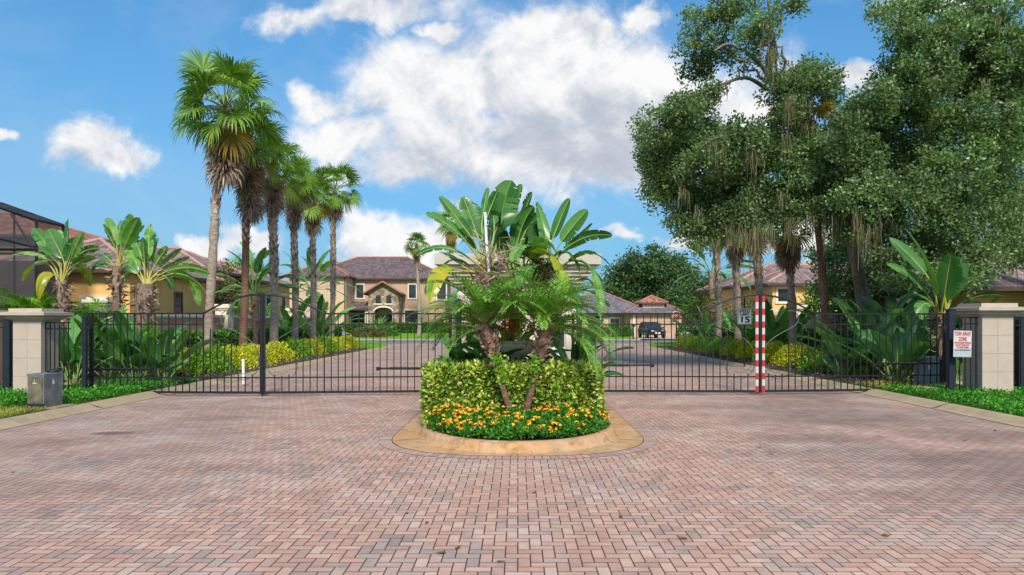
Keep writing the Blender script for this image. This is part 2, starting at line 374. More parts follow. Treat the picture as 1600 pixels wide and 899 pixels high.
M['bush'] = leafmat('dark_hedge_leaf', [(0, (.04, .12, .02)), (.6, (.09, .24, .03)), (1, (.18, .38, .05))], .25, .4, 1.5)
M['lime'] = leafmat('lime_shrub_leaf', [(0, (.10, .26, .015)), (.6, (.20, .42, .02)), (1, (.34, .55, .04))], .3, .45, 2)
M['gold'] = leafmat('golden_shrub_leaf', [(0, (.20, .32, .01)), (.4, (.48, .52, .02)), (1, (.78, .68, .05))], .25, .45, 3, .8, 1.15)
M['varieg'] = leafmat('variegated_leaf', [(0, (.06, .17, .02)), (.32, (.13, .30, .04)), (.5, (.36, .50, .06)), (.78, (.66, .70, .12)), (1, (.84, .80, .30))], .2, .35, 5, .72, 1.2)
M['cover'] = leafmat('ground_cover_leaf', [(0, (.03, .16, .012)), (.6, (.07, .30, .02)), (1, (.15, .44, .04))], .25, .4, 1.3)
M['dry'] = leafmat('patchy_grass', [(0, (.14, .22, .02)), (.5, (.34, .38, .05)), (1, (.52, .38, .13))], .2, .7, 3)
M['blade'] = leafmat('grass_blades', [(0, (.10, .26, .015)), (.6, (.19, .44, .02)), (1, (.30, .55, .05))], .25, .6, .8)
M['lantana'] = leafmat('lantana_leaf', [(0, (.025, .12, .012)), (.6, (.06, .24, .02)), (1, (.14, .38, .04))], .25, .4, 3)
M['flower'] = leafmat('lantana_flowers', [(0, (.70, .10, .02)), (.25, (.85, .24, .02)), (.5, (.92, .45, .02)), (1, (.95, .72, .05))], .15, .6, 5, .85, 1.1)
M['pygmy'] = leafmat('date_palm_leaflet', [(0, (.10, .27, .03)), (.6, (.20, .44, .06)), (1, (.34, .58, .12))], .3, .35, 2)
M['areca'] = leafmat('areca_leaflet', [(0, (.05, .18, .012)), (.5, (.13, .34, .02)), (.9, (.24, .46, .03)), (1, (.5, .42, .03))], .3, .4, 1.5)
M['orangefr'] = leafmat('orange_fruit_stalks', [(0, (.30, .12, .02)), (.5, (.60, .24, .02)), (1, (.72, .40, .04))], .1, .7)
M['brownleaf'] = leafmat('brown_green_leaf', [(0, (.08, .07, .02)), (.5, (.20, .15, .06)), (1, (.20, .26, .06))], .2, .6)
M['rose'] = leafmat('rose_bush_leaf', [(0, (.09, .05, .025)), (.5, (.17, .12, .045)), (1, (.17, .22, .05))], .2, .6)
def paddlemat(name, c1, c2, c3, tr=.3, rough=.32):
    t = NT(name); g = t.n('ShaderNodeNewGeometry'); c = t.co(); f = t.noise(c, 2.2, 4, .6)
    col = t.ramp(t.m_('ADD', t.m_('MULTIPLY', g.outputs['Random Per Island'], .55), t.m_('MULTIPLY', f, .45)), [(.2, c1), (.5, c2), (.8, c3)])
    uv = t.co('UV'); X = t.sep(uv); lat = t.m_('SINE', t.m_('MULTIPLY', X[1], 240.0))
    t.set(t.b, 'Base Color', col); t.b.inputs['Roughness'].default_value = rough; t.b.inputs['Specular IOR Level'].default_value = .5
    t.bump(t.noise(c, 25, 3), .15, .01)
    tl = t.n('ShaderNodeBsdfTranslucent'); t.set(tl, 'Color', t.mix(1.0, col, (1.3, 1.4, .5), 'MULTIPLY'))
    mx = t.n('ShaderNodeMixShader'); mx.inputs[0].default_value = tr
    t.t.links.new(t.b.outputs[0], mx.inputs[1]); t.t.links.new(tl.outputs[0], mx.inputs[2]); t.t.links.new(mx.outputs[0], t.o.inputs[0])
    return t.m
M['pad'] = paddlemat('paddle_leaf', (.035, .14, .03), (.075, .23, .05), (.14, .34, .08))
M['padlight'] = paddlemat('light_paddle_leaf', (.10, .28, .05), (.18, .40, .08), (.30, .52, .14))
M['padyellow'] = paddlemat('yellowing_paddle_leaf', (.14, .28, .02), (.32, .40, .02), (.55, .46, .03))
M['paddark'] = paddlemat('dark_paddle_leaf', (.03, .10, .035), (.06, .18, .06), (.11, .27, .09))
M['rib'] = plain('pale_midrib', (.22, .36, .10), .5, var=.2)
M['ribyellow'] = plain('yellow_leaf_stalk', (.42, .38, .10), .5, var=.35, scale=5)
M['fibre'] = leafmat('dry_fibre', [(0, (.10, .055, .04)), (.5, (.27, .17, .12)), (1, (.50, .40, .32))], .05, .95, 4)
M['fibrebark'] = barkmat('fibrous_bark', (.12, .075, .055), (.28, .19, .145), (.46, .37, .30), 12)
# ------------------------------------------------------------------ camera, sky, sun
cam = bpy.data.cameras.new('camera'); co = bpy.data.objects.new('camera', cam); COL.objects.link(co)
co.location = (0, 0, CH); co.rotation_euler = (PI/2, 0, 0); cam.sensor_width = 36; cam.lens = F/1600*36
cam.shift_x = -(HX-800)/1600; cam.shift_y = (HY-449.5)/1600; cam.clip_end = 6000; SC.camera = co
SC.view_settings.view_transform = 'Standard'; SC.view_settings.look = 'None'; SC.view_settings.gamma = 1; SC.view_settings.use_curve_mapping = False
SC.view_settings.exposure = EXPO
ELEV, AZ = math.radians(42), math.radians(8)
Sdir = Vector((math.sin(AZ)*math.cos(ELEV), -math.cos(AZ)*math.cos(ELEV), math.sin(ELEV)))
sl = bpy.data.lights.new('sun', 'SUN'); sl.energy = SUN_E; sl.angle = math.radians(SUN_A); sl.color = (1, .92, .80)
so = bpy.data.objects.new('sun', sl); COL.objects.link(so); so.rotation_euler = (-Sdir).to_track_quat('-Z', 'Y').to_euler(); so.location = (20, -30, 40)
W = bpy.data.worlds.new('World'); SC.world = W; W.use_nodes = True
w = NT.__new__(NT); w.t = W.node_tree; w.m = None
bg = W.node_tree.nodes['Background']; bg.inputs['Strength'].default_value = SKY_S
sky = w.n('ShaderNodeTexSky', sky_type='NISHITA', sun_disc=False); sky.sun_elevation = ELEV; sky.sun_rotation = math.pi-AZ
sky.air_density = 1.0; sky.dust_density = .6; sky.ozone_density = 2.2
dirv = w.co('Generated'); D_ = w.sep(dirv)
yy = w.m_('MAXIMUM', D_[1], .02)
U = w.m_('DIVIDE', D_[0], yy); V = w.m_('DIVIDE', D_[2], yy)
pv = w.comb(U, V)
wn_ = w.n('ShaderNodeTexNoise'); w.set(wn_, 'Vector', pv); wn_.inputs['Scale'].default_value = 9; wn_.inputs['Detail'].default_value = 5; wn_.inputs['Roughness'].default_value = .6
wc_ = w.sep(wn_.outputs['Color']); UW = w.m_('ADD', U, w.m_('MULTIPLY', w.m_('SUBTRACT', wc_[0], .5), .16)); VW = w.m_('ADD', V, w.m_('MULTIPLY', w.m_('SUBTRACT', wc_[1], .5), .11))
n1 = w.noise(pv, 3.6, 9, .62, .35); n2 = w.noise(pv, 9.0, 9, .66, .5)
wisp = w.noise(w.comb(w.m_('MULTIPLY', U, 1.0), w.m_('MULTIPLY', V, 2.0)), 2.0, 7, .62, .4)
EL = [(720, 130, 250, 95), (930, 130, 260, 130), (1120, 160, 190, 120), (900, 235, 300, 85), (700, 215, 150, 75), (545, 205, 95, 52), (660, 252, 160, 50), (900, 50, 120, 50),
      (450, 30, 85, 40), (590, 10, 140, 34), (135, 222, 88, 50), (180, 240, 60, 28), (4, 216, 22, 18), (585, 375, 80, 40), (700, 345, 45, 42), (660, 385, 70, 40), (1070, 375, 55, 24),
      (1010, 26, 60, 30), (1480, 12, 110, 22), (395, 368, 60, 24), (960, 372, 50, 14), (500, 160, 55, 34), (330, 385, 40, 22), (1330, 120, 60, 30), (1240, 380, 90, 30), (690, 40, 45, 20)]
best = None; bott = None
for cx, cy, rx, ry in EL:
    a = w.m_('DIVIDE', w.m_('SUBTRACT', UW, (cx-HX)/F), rx/F); b = w.m_('DIVIDE', w.m_('SUBTRACT', VW, (HY-cy)/F), ry/F)
    e = w.m_('SUBTRACT', 1.0, w.m_('SQRT', w.m_('ADD', w.m_('MULTIPLY', a, a), w.m_('MULTIPLY', b, b))))
    best = e if best is None else w.m_('SMOOTH_MAX', best, e, .12)
best = w.m_('SUBTRACT', w.m_('MINIMUM', best, .7), .0)
front = w.n('ShaderNodeMapRange'); w.set(front, '0', D_[1]); front.inputs[1].default_value = .03; front.inputs[2].default_value = .15
best = w.m_('ADD', w.m_('MULTIPLY', best, front.outputs[0]), w.m_('MULTIPLY', w.m_('SUBTRACT', 1.0, front.outputs[0]), .12))
gen = w.noise(dirv, 2.4, 7, .6, .3)
nn = w.m_('ADD', w.m_('MULTIPLY', w.m_('SUBTRACT', n1, .5), 1.7), w.m_('MULTIPLY', w.m_('SUBTRACT', n2, .5), 1.5))
dens = w.m_('ADD', best, nn)
mk = w.n('ShaderNodeMapRange', interpolation_type='SMOOTHSTEP'); w.set(mk, '0', dens); mk.inputs[1].default_value = -.16; mk.inputs[2].default_value = .60
# the same density a little higher up in the sky: where it is thinner the cloud is lit, where thicker it is grey
pv2 = w.comb(w.m_('ADD', U, .012), w.m_('ADD', V, .035))
n1b = w.noise(pv2, 3.6, 9, .62, .35); n2b = w.noise(pv2, 9.0, 9, .66, .5)
nb = w.m_('ADD', w.m_('MULTIPLY', w.m_('SUBTRACT', n1b, .5), 1.7), w.m_('MULTIPLY', w.m_('SUBTRACT', n2b, .5), 1.5))
emb = w.m_('SUBTRACT', nb, nn)
# broad grey base of the big bank
gb = None
for cx, cy, rx, ry, k in ((960, 215, 260, 85, 1.0), (660, 255, 130, 40, .55), (700, 275, 330, 45, .55), (130, 250, 90, 22, .4), (600, 405, 120, 30, .3), (590, 12, 120, 40, .35), (1150, 240, 140, 60, .4)):
    a = w.m_('DIVIDE', w.m_('SUBTRACT', U, (cx-HX)/F), rx/F); b = w.m_('DIVIDE', w.m_('SUBTRACT', V, (HY-cy)/F), ry/F)
    e = w.m_('MULTIPLY', w.m_('MAXIMUM', w.m_('SUBTRACT', 1.0, w.m_('ADD', w.m_('MULTIPLY', a, a), w.m_('MULTIPLY', b, b))), 0.0), k)
    gb = e if gb is None else w.m_('MAXIMUM', gb, e)
sh = w.m_('ADD', w.m_('MULTIPLY', emb, .85), w.m_('ADD', w.m_('MULTIPLY', gb, .42), w.m_('ADD', w.m_('MULTIPLY', w.m_('SUBTRACT', n1, .5), -.2), .12)), None, True)
ccol = w.ramp(sh, [(0, (1.0, 1.0, 1.0)), (.22, (.82, .84, .88)), (.5, (.58, .62, .70)), (1, (.42, .47, .56))])
cs = w.n('ShaderNodeVectorMath', operation='SCALE'); w.set(cs, '0', ccol); cs.inputs['Scale'].default_value = CLOUD
# thin veil
veil = w.m_('MULTIPLY', w.ramp(wisp, [(.42, 0.0), (.72, 1.0)]), .40)
grad = w.n('ShaderNodeMapRange'); w.set(grad, '0', D_[2]); grad.inputs[1].default_value = 0; grad.inputs[2].default_value = .5; grad.inputs[3].default_value = .9; grad.inputs[4].default_value = 0.0
skyc = w.mix(1.0, sky.outputs[0], SKYTINT, 'MULTIPLY')
base = w.mix(grad.outputs[0], skyc, (.98, 2.05, 3.05)); base = w.mix(veil, base, (2.6, 3.2, 3.9))
fin = w.mix(mk.outputs[0], base, cs.outputs[0])
W.node_tree.links.new(fin, bg.inputs[0])

# ------------------------------------------------------------------ ground, roads
KX = 8.5
b = MB(); b.box(-900, 900, -120, 2500, -1.0, -.03); struct(b.build('ground', M['ground']))
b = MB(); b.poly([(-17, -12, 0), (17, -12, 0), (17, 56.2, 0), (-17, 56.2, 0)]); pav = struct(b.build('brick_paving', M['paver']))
b = MB(); b.poly([(-120, 56.2, .004), (120, 56.2, .004), (120, 65.2, .004), (-120, 65.2, .004)]); struct(b.build('cross_street', M['asphalt']))
def corner(s):       # kerb line of one side up to the side street
    pts = [(s*KX, y) for y in np.linspace(-12, 46, 30)]
    for a in np.linspace(0, PI/2, 12)[1:]: pts.append((s*(KX+7.5*(1-math.cos(a))), 46+9.7*math.sin(a)))
    return pts+[(s*60, 55.7)]
kprof = [(0, -.05), (0, .012), (.14, .03), (.27, .09), (.32, .105), (.44, .105), (.44, -.05)]
for s in (-1, 1):
    c = corner(s); k = MB()
    k.sweep(c, [(s*-o*-1 if s > 0 else o, z) for o, z in kprof] if False else [((-o if s > 0 else o), z) for o, z in kprof])
    struct(k.build('kerb', M['conc']))
    # joints of the kerb are cut as thin dark grooves
    inner = [(x+s*.43, y) if y < 46 else (x+s*.3, y-.3) for x, y in c[:-1]]+[(s*60, 55.3)]
    v = MB(); v.prism(inner+[(s*60, -12)] if s < 0 else (inner+[(s*60, -12)])[::-1], -.5, .10)
    struct(v.build('verge', M['ground']))
far = [(x, 65.2) for x in np.linspace(-60, 60, 40)]
k = MB(); k.sweep(far, [(o, z) for o, z in kprof]); struct(k.build('kerb', M['conc']))
# lawn rising to the house across the side street
b = MB(); xs = np.linspace(-60, 60, 61); ys = np.concatenate([np.linspace(65.6, 82, 14), [140]]); vv = []
def lawnz(x, y): return .10+.46*np.clip((y-66)/13, 0, 1)**1.0*np.clip((9-x)/6, 0, 1)
for y in ys:
    for x in xs: vv.append((x, y, lawnz(x, y)))
nx = len(xs); b.add(vv, np.array([[j*nx+i, j*nx+i+1, (j+1)*nx+i+1, (j+1)*nx+i] for j in range(len(ys)-1) for i in range(nx-1)]), 0, True)
struct(b.build('front_lawn', M['lawn']))
b = MB(); b.poly([(11.6, 64.9, .115), (18.4, 64.9, .115), (17.9, 77.9, .115), (11.9, 77.9, .115)]); struct(b.build('driveway', M['walk']))
for s in (-1, 1):
    ins = [(s*(abs(x)+.44), y) for x, y in corner(s)[:-1] if y > (36 if s < 0 else 44)]
    q = [(s*14.3, ins[0][1])]+ins if s < 0 else [(s*14.3, ins[0][1])]+ins
    q = [(x, min(y, 55.2)) for x, y in q]+[(s*14.3, 55.2)] if False else [(x, y) for x, y in q if abs(x) < 14.3 and y < 55.2]+[(s*14.3, 55.2), (s*14.3, ins[0][1])]
    b = MB(); q = q if s > 0 else q[::-1]; b.poly([(x, y, .103) for x, y in q]); struct(b.build('corner_lawn', M['lawn']))
# kerb joints
b = MB()
for s in (-1, 1):
    for y in np.arange(2, 46, 3.05): b.box(*sorted((s*8.515, s*8.77)), y-.006, y+.006, .0, .096) if False else b.poly([(s*8.5, y-.006, .0165), (s*8.64, y-.006, .034), (s*8.77, y-.006, .0945), (s*8.82, y-.006, .1095), (s*8.93, y-.006, .1095), (s*8.93, y+.006, .1095), (s*8.82, y+.006, .1095), (s*8.77, y+.006, .0945), (s*8.64, y+.006, .034), (s*8.5, y+.006, .0165)])
jk = b.build('kerb_joints', M['mulch']); jk['kind'] = 'structure'
# sidewalks and mulch beds
b = MB(); b.box(-12.6, -11.25, 18.5, 54, .05, .108); struct(b.build('sidewalk', M['walk']))
b = MB(); b.prism([(11.25, 54), (11.25, 21.5), (12.2, 16.8), (13.6, 16.8), (12.6, 21.5), (12.6, 54)], .05, .108); struct(b.build('sidewalk', M['walk']))
def bumpy(x0, x1, y0, y1, z, h, st, name, mat):
    xs = np.arange(x0, x1+st, st); ys = np.arange(y0, y1+st, st); b = MB()
    X, Y = np.meshgrid(xs, ys); ex = np.minimum(np.minimum(X-x0, x1-X), np.minimum(Y-y0, y1-Y)); Z = z+h*np.clip(ex/.25, 0, 1)*(.6+.5*rng.random(X.shape))
    n = len(xs); q = np.array([[j*n+i, j*n+i+1, (j+1)*n+i+1, (j+1)*n+i] for j in range(len(ys)-1) for i in range(n-1)])
    b.add(np.stack([X, Y, Z], -1).reshape(-1, 3), q, 0, True)
    ch = int((x1-x0)*(y1-y0)*170); Pn = np.stack([rng.uniform(x0+.05, x1-.05, ch), rng.uniform(y0+.05, y1-.05, ch), np.full(ch, z+h*.9)], 1)
    b.leaves(Pn, .08, .03, np.array([0, 0, .1]), 1, 1, 1.5)
    o = b.build(name, [mat, M['chip']]); return struct(o)
bumpy(-11.2, -8.98, 17.5, 42, .10, .06, .16, 'mulch_bed', M['mulch'])
bumpy(8.98, 11.2, 18.6, 46, .10, .06, .16, 'mulch_bed', M['mulch'])
bumpy(-14.4, -12.7, 16.9, 52, .10, .05, .3, 'mulch_bed', M['mulch'])
bumpy(12.7, 14.4, 17.2, 52, .10, .05, .3, 'mulch_bed', M['mulch'])

# ------------------------------------------------------------------ island
def outline(hw, yf, ys, yb, ex=2.0, n=28):   # straight sides, rounded front and back
    pts = []
    for a in np.linspace(PI, 2*PI, n):
        ca, sa = math.cos(a), math.sin(a)
        pts.append((hw*abs(ca)**(2/ex)*(1 if ca > 0 else -1), ys-(ys-yf)*abs(sa)**(2/ex)))
    for a in np.linspace(0, PI, 16): pts.append((hw*math.cos(a), yb+hw*.8*math.sin(a)))
    return pts
out_pan = outline(1.93, 9.2, 10.95, 22, 2.5)
def dense(p, st=.15):
    q = []; n = len(p)
    for i in range(n):
        a = np.array(p[i]); c = np.array(p[(i+1) % n]); d = np.linalg.norm(c-a); m = max(1, int(d/st))
        for k_ in range(m): q.append(tuple(a+(c-a)*k_/m))
    return q
b = MB(); po = dense(outline(2.15, 8.98, 10.85, 22, 2.5)); pi_ = dense(outline(1.93, 9.2, 10.95, 22, 2.5))
base_o = outline(1.93, 9.2, 10.95, 22, 2.5); pd = dense(base_o, .05); pa = np.array(pd); tn = nz(np.roll(pa, -1, 0)-np.roll(pa, 1, 0)); nr = np.stack([tn[:, 1], -tn[:, 0]], 1)
L_ = np.concatenate([[0], np.cumsum(np.linalg.norm(np.diff(pa, axis=0), axis=1))])
inn = pa; ou = pa+nr*.21; n = len(pa)
b.add([(x, y, .004) for x, y in inn]+[(x, y, .004) for x, y in ou], np.array([[i, n+i, n+i+1, i+1] for i in range(n-1)]))
o = struct(b.build('border_course', M['border'])); uvl = o.data.uv_layers.new(name='UVMap')
for p in o.data.polygons:
    for li in p.loop_indices:
        vi = o.data.loops[li].vertex_index; uvl.data[li].uv = (L_[vi % n], 0.0 if vi < n else 1.0)
b = MB(); b.add([(x, y, .0065) for x, y in pa-nr*.004]+[(x, y, .0065) for x, y in pa+nr*.014], np.array([[i, n+i, n+i+1, i+1] for i in range(n-1)])); struct(b.build('paving_joint', M['mulch']))
b = MB(); b.prism(outline(1.93, 9.2, 10.95, 22, 2.5), -.05, .010); struct(b.build('gutter_pan', M['conc_rust']))
kin = outline(1.60, 9.32, 11.15, 22, 2.05)
b = MB(); b.sweep(dense(kin, .12), [(0.0, .011), (.035, .03), (.06, .085), (.085, .125), (.13, .148), (.20, .15), (.27, .14), (.29, .02)], 0, True, True)
isk = struct(b.build('island_kerb', M['conc_rust']))
b = MB(); b.prism([(x*.9, y+.18 if y < 11 else y) for x, y in kin], 0, .125); struct(b.build('island_soil', M['mulch']))
# expansion joints in the pan
b = MB()
for (x0, y0, x1, y1) in ((0.0, 9.21, .0, 9.46), (-1.92, 12.2, -1.6, 12.2), (1.6, 12.0, 1.92, 12.0), (-1.85, 10.35, -1.42, 10.55), (1.85, 10.35, 1.42, 10.55)):
    d = nz(np.array([x1-x0, y1-y0])); nn_ = np.array([-d[1], d[0]])*.006
    b.poly([(x0+nn_[0], y0+nn_[1], .0125), (x1+nn_[0], y1+nn_[1], .0125), (x1-nn_[0], y1-nn_[1], .0125), (x0-nn_[0], y0-nn_[1], .0125)][::-1])
struct(b.build('pan_joints', M['black']))

# ------------------------------------------------------------------ gate
def crom(pts, k=6):
    p = np.array(pts, float); p = np.vstack([2*p[0]-p[1], p, 2*p[-1]-p[-2]]); out = []
    for i in range(1, len(p)-2):
        for t in np.linspace(0, 1, k, endpoint=False):
            out.append(.5*((2*p[i])+(-p[i-1]+p[i+1])*t+(2*p[i-1]-5*p[i]+4*p[i+1]-p[i+2])*t*t+(-p[i-1]+3*p[i]-3*p[i+1]+p[i+2])*t**3))
    out.append(p[-2]); return np.array(out)
def gate_leaf(hx, hy, cx, cy, label, free):
    root = thing('gate_leaf', label, 'gate', (hx, hy, 0), math.atan2(cy-hy, cx-hx), 'leaves of the iron driveway gates')
    Wd = math.hypot(cx-hx, cy-hy); zb, zl, z2, zt, rise, aw = .06, .44, 1.72, 1.98, .46, 1.44
    f = MB(); r = .019
    f.box(0, .075, -.035, .035, zb-.02, zt+.02); f.box(Wd-.055, Wd-.004, -.028, .028, zb-.02, zt+rise+.02)
    f.box(.075, Wd-.055, -.026, .026, zb, zb+.05); f.box(.075, Wd-.055, -.017, .017, zl-.016, zl+.016)
    f.box(.075, Wd-aw, -.017, .017, z2-.016, z2+.016); f.box(.075, Wd-aw, -.021, .021, zt-.02, zt+.02)
    t = np.linspace(0, 1, 18); f.tube(np.stack([Wd-aw+(aw-.03)*t, 0*t, zt+rise*(1-(1-t)**1.9)], 1), .022, 8)
    f.build('frame', M['iron'], root)
    pk = MB(); n = int((Wd-.13)/.168); st = (Wd-aw-.075)/round((Wd-aw-.075)/.168)
    x = .075+st
    while x < Wd-.1:
        d = Wd-x
        if d > aw-.02: z1 = zt-.02
        else:
            i = int(round((aw-d)/st)); z1 = free[i-1] if i-1 < len(free) else .48+.04*(i % 2)
            if d < .12: break
        pk.box(x-.0105, x+.0105, -.0105, .0105, zb+.05, z1)
        if d <= aw-.02 and z1 > .6:
            pk.add([(x-.0105, -.0105, z1), (x+.0105, -.0105, z1), (x+.0105, .0105, z1), (x-.0105, .0105, z1), (x, 0, z1+.035)], [[0, 1, 4], [1, 2, 4], [2, 3, 4], [3, 0, 4]])
        x += st
    pk.box(Wd-aw-.014, Wd-aw+.014, -.014, .014, zb+.05, zt+.02)
    pk.build('pickets', M['iron'], root)
    sc = MB()
    S1 = [(46, 486), (54, 486), (61, 491), (63, 499), (59, 507), (50, 513), (38, 519), (24, 527), (12, 537), (5, 549), (3, 562), (5, 575), (13, 586), (25, 592), (37, 590), (46, 582), (50, 571), (47, 563)]
    S2 = [(77, 519), (74, 511), (68, 506), (61, 504)]; S3 = [(62, 489), (68, 484), (72, 486)]; S4 = [(4, 566), (14, 577), (26, 583), (36, 580)]
    for s_, rr in ((S1, .010), (S2, .007), (S3, .007), (S4, .007)):
        c = crom(s_); sc.tube(np.stack([Wd-.03-c[:, 0]*.01565, 0*c[:, 0], 1.8-(c[:, 1]-HY)*.01565], 1), rr, 6)
    sc.build('scroll', M['scroll'], root)
    return root, Wd
X1 = lambda px, D: (px-HX)*D/F
g1, w1 = gate_leaf(X1(140.5, 16.75), 16.75, X1(410, 16.6), 16.6, 'black iron gate leaf hinged near the grey utility box, meeting at the thick centre stile', [1.6, 1.52, 1.52, 1.52])
g2, w2 = gate_leaf(X1(706, 17.0), 17.0, X1(411, 16.6), 16.6, 'black gate leaf between the plain thick centre stile and the flower island', [1.52, 1.6, 1.52, 1.5])
g3, w3 = gate_leaf(X1(893, 17.0), 17.0, X1(1185, 16.9), 16.9, 'black gate leaf between the flower island and the striped boards, before the stop sign', [1.52, 1.5, 1.52, 1.55])
g4, w4 = gate_leaf(X1(1478, 17.45), 17.45, X1(1186, 16.95), 16.95, 'black iron gate leaf between the striped boards and the post by the tow away sign', [1.52, 1.72, 1.55, 1.5])
b = MB(); b.box(w1-.0, w1+.03, -.06, -.03, .0, 2.46); b.build('centre_stile', M['iron'], g1)
# striped reflective boards on the meeting stiles of the right gate
for (gl, wd, px, lab) in ((g3, w3, 1185, 'red and white striped reflector board on the left meeting stile'), (g4, w4, 1192, 'red and white striped reflector board on the right meeting stile')):
    b = MB(); lx = wd-.055 if gl is g3 else wd-.105
    sgn = -1 if gl is g3 else 1     # local y towards the camera differs
    nstr = 15; z0, z1 = .06, 2.42; h = (z1-z0)/nstr
    for i in range(nstr):
        y0, y1 = sorted((sgn*.030, sgn*.045))
        b.box(lx-.026, lx+.044, y0, y1, z0+i*h, z0+(i+1)*h, i % 2)
    o = b.build('reflector_board', [M['redtape'], M['whitetape']], gl); o['label'] = lab
# operator arms
def arm(px0, px1, py, D, label):
    x0, x1 = X1(px0, D), X1(px1, D); z = CH-(py-HY)*D/F
    r = thing('gate_opener', label, 'gate opener', ((x0+x1)/2, D, z), 0, 'openers of the gates')
    b = MB(); m = (x0+x1)/2
    b.tube([(x0, D, z), (x1, D, z)], .022, 8); b.build('arm', M['iron'], r, True)
    b = MB(); b.tube([(x0+(x1-x0)*.15, D, z+.004), (x0+(x1-x0)*.62, D, z+.004)], .035, 10); b.build('piston_tube', M['iron'], r, True)
    for x in (x0, x1): b = MB(); b.box(x-.035, x+.035, D-.16, D+.04, z-.04, z+.04); b.build('bracket', M['iron'], r, True)
arm(144, 242, 577, 17.05, 'horizontal black operator arm low on the leftmost gate leaf')
arm(592, 704, 576, 17.05, 'long black operator arm reaching left from the island low on the gate')
arm(925, 1018, 571, 17.2, 'black operator arm reaching right from the island low on the gate')
arm(1372, 1476, 568, 17.6, 'black operator arm low on the rightmost gate leaf above the grey box')
# posts
def post(px, D, wpx, top_py, label, name='gate_post', mat='iron_blue'):
    x = X1(px, D); hw = wpx*D/F/2; z1 = CH-(top_py-HY)*D/F
    r = thing(name, label, 'post', (x, D, 0), 0, 'posts of the gate and fence')
    b = MB(); b.box(-hw, hw, -hw, hw, -.3, z1); b.build('shaft', M[mat], r)
    b = MB(); b.add([(-hw-.012, -hw-.012, z1), (hw+.012, -hw-.012, z1), (hw+.012, hw+.012, z1), (-hw-.012, hw+.012, z1)]+[(-hw-.012, -hw-.012, z1+.02), (hw+.012, -hw-.012, z1+.02), (hw+.012, hw+.012, z1+.02), (-hw-.012, hw+.012, z1+.02), (0, 0, z1+.045)],
          [[0, 3, 2, 1], [0, 1, 5, 4], [1, 2, 6, 5], [2, 3, 7, 6], [3, 0, 4, 7], [4, 5, 8], [5, 6, 8], [6, 7, 8], [7, 4, 8]]); b.build('cap', M[mat], r)
    for z in (.35, 1.65): b = MB(); b.box(hw-.002 if px < 800 else -hw-.09, hw+.09 if px < 800 else -hw+.002, -.02, .045, z-.03, z+.03); b.build('hinge', M[mat], r)
    return r
post(132.5, 16.4, 6, 496, 'square blue-black post between the left gate and the short fence panel')
post(1485.5, 16.1, 10, 485, 'square blue-black post carrying the tow away sign side of the gate')
post(13, 16.3, 11, 500, 'dark post at the far left edge, left of the left stone pillar')
post(1597, 16.3, 16, 498, 'dark post at the far right edge, right of the right stone pillar')
post(717, 17.1, 8, 470, 'black hinge post at the left side of the planted island')
post(905, 17.2, 8, 470, 'black hinge post at the right side of the planted island, behind the fronds')
def fence(x0, x1, D, zt, zb, label, n):
    r = thing('iron_fence_panel', label, 'fence', ((x0+x1)/2, D, 0), 0, 'short iron fence panels beside the pillars')
    
    for za_, zb_2 in ((zt-.016, zt+.016), (zt-.16, zt-.13), (zb, zb+.035)): b = MB(); b.box(x0, x1, D-.016, D+.016, za_, zb_2); b.build('rail', M['iron'], r, True)
    b = MB()
    for x in np.linspace(x0+.05, x1-.05, n): b.box(x-.010, x+.010, D-.010, D+.010, zb-.02, zt-.016)
    b.build('pickets', M['iron'], r, True); return r
fence(-11.05, -10.32, 15.95, 1.77, .06, 'short iron fence panel between the left pillar and the gate post', 7)
fence(10.15, 10.75, 15.95, 1.88, .10, 'short iron fence panel behind the tow away sign', 5)
fence(-14.5, -12.0, 16.3, 1.80, .06, 'iron fence panel at the far left edge, beyond the dark post', 14)
fence(11.35, 11.8, 16.2, 1.85, .10, 'narrow iron fence strip right of the right stone pillar', 4)
fence(12.0, 14.6, 16.3, 1.85, .10, 'iron fence panel beyond the right edge post', 14)
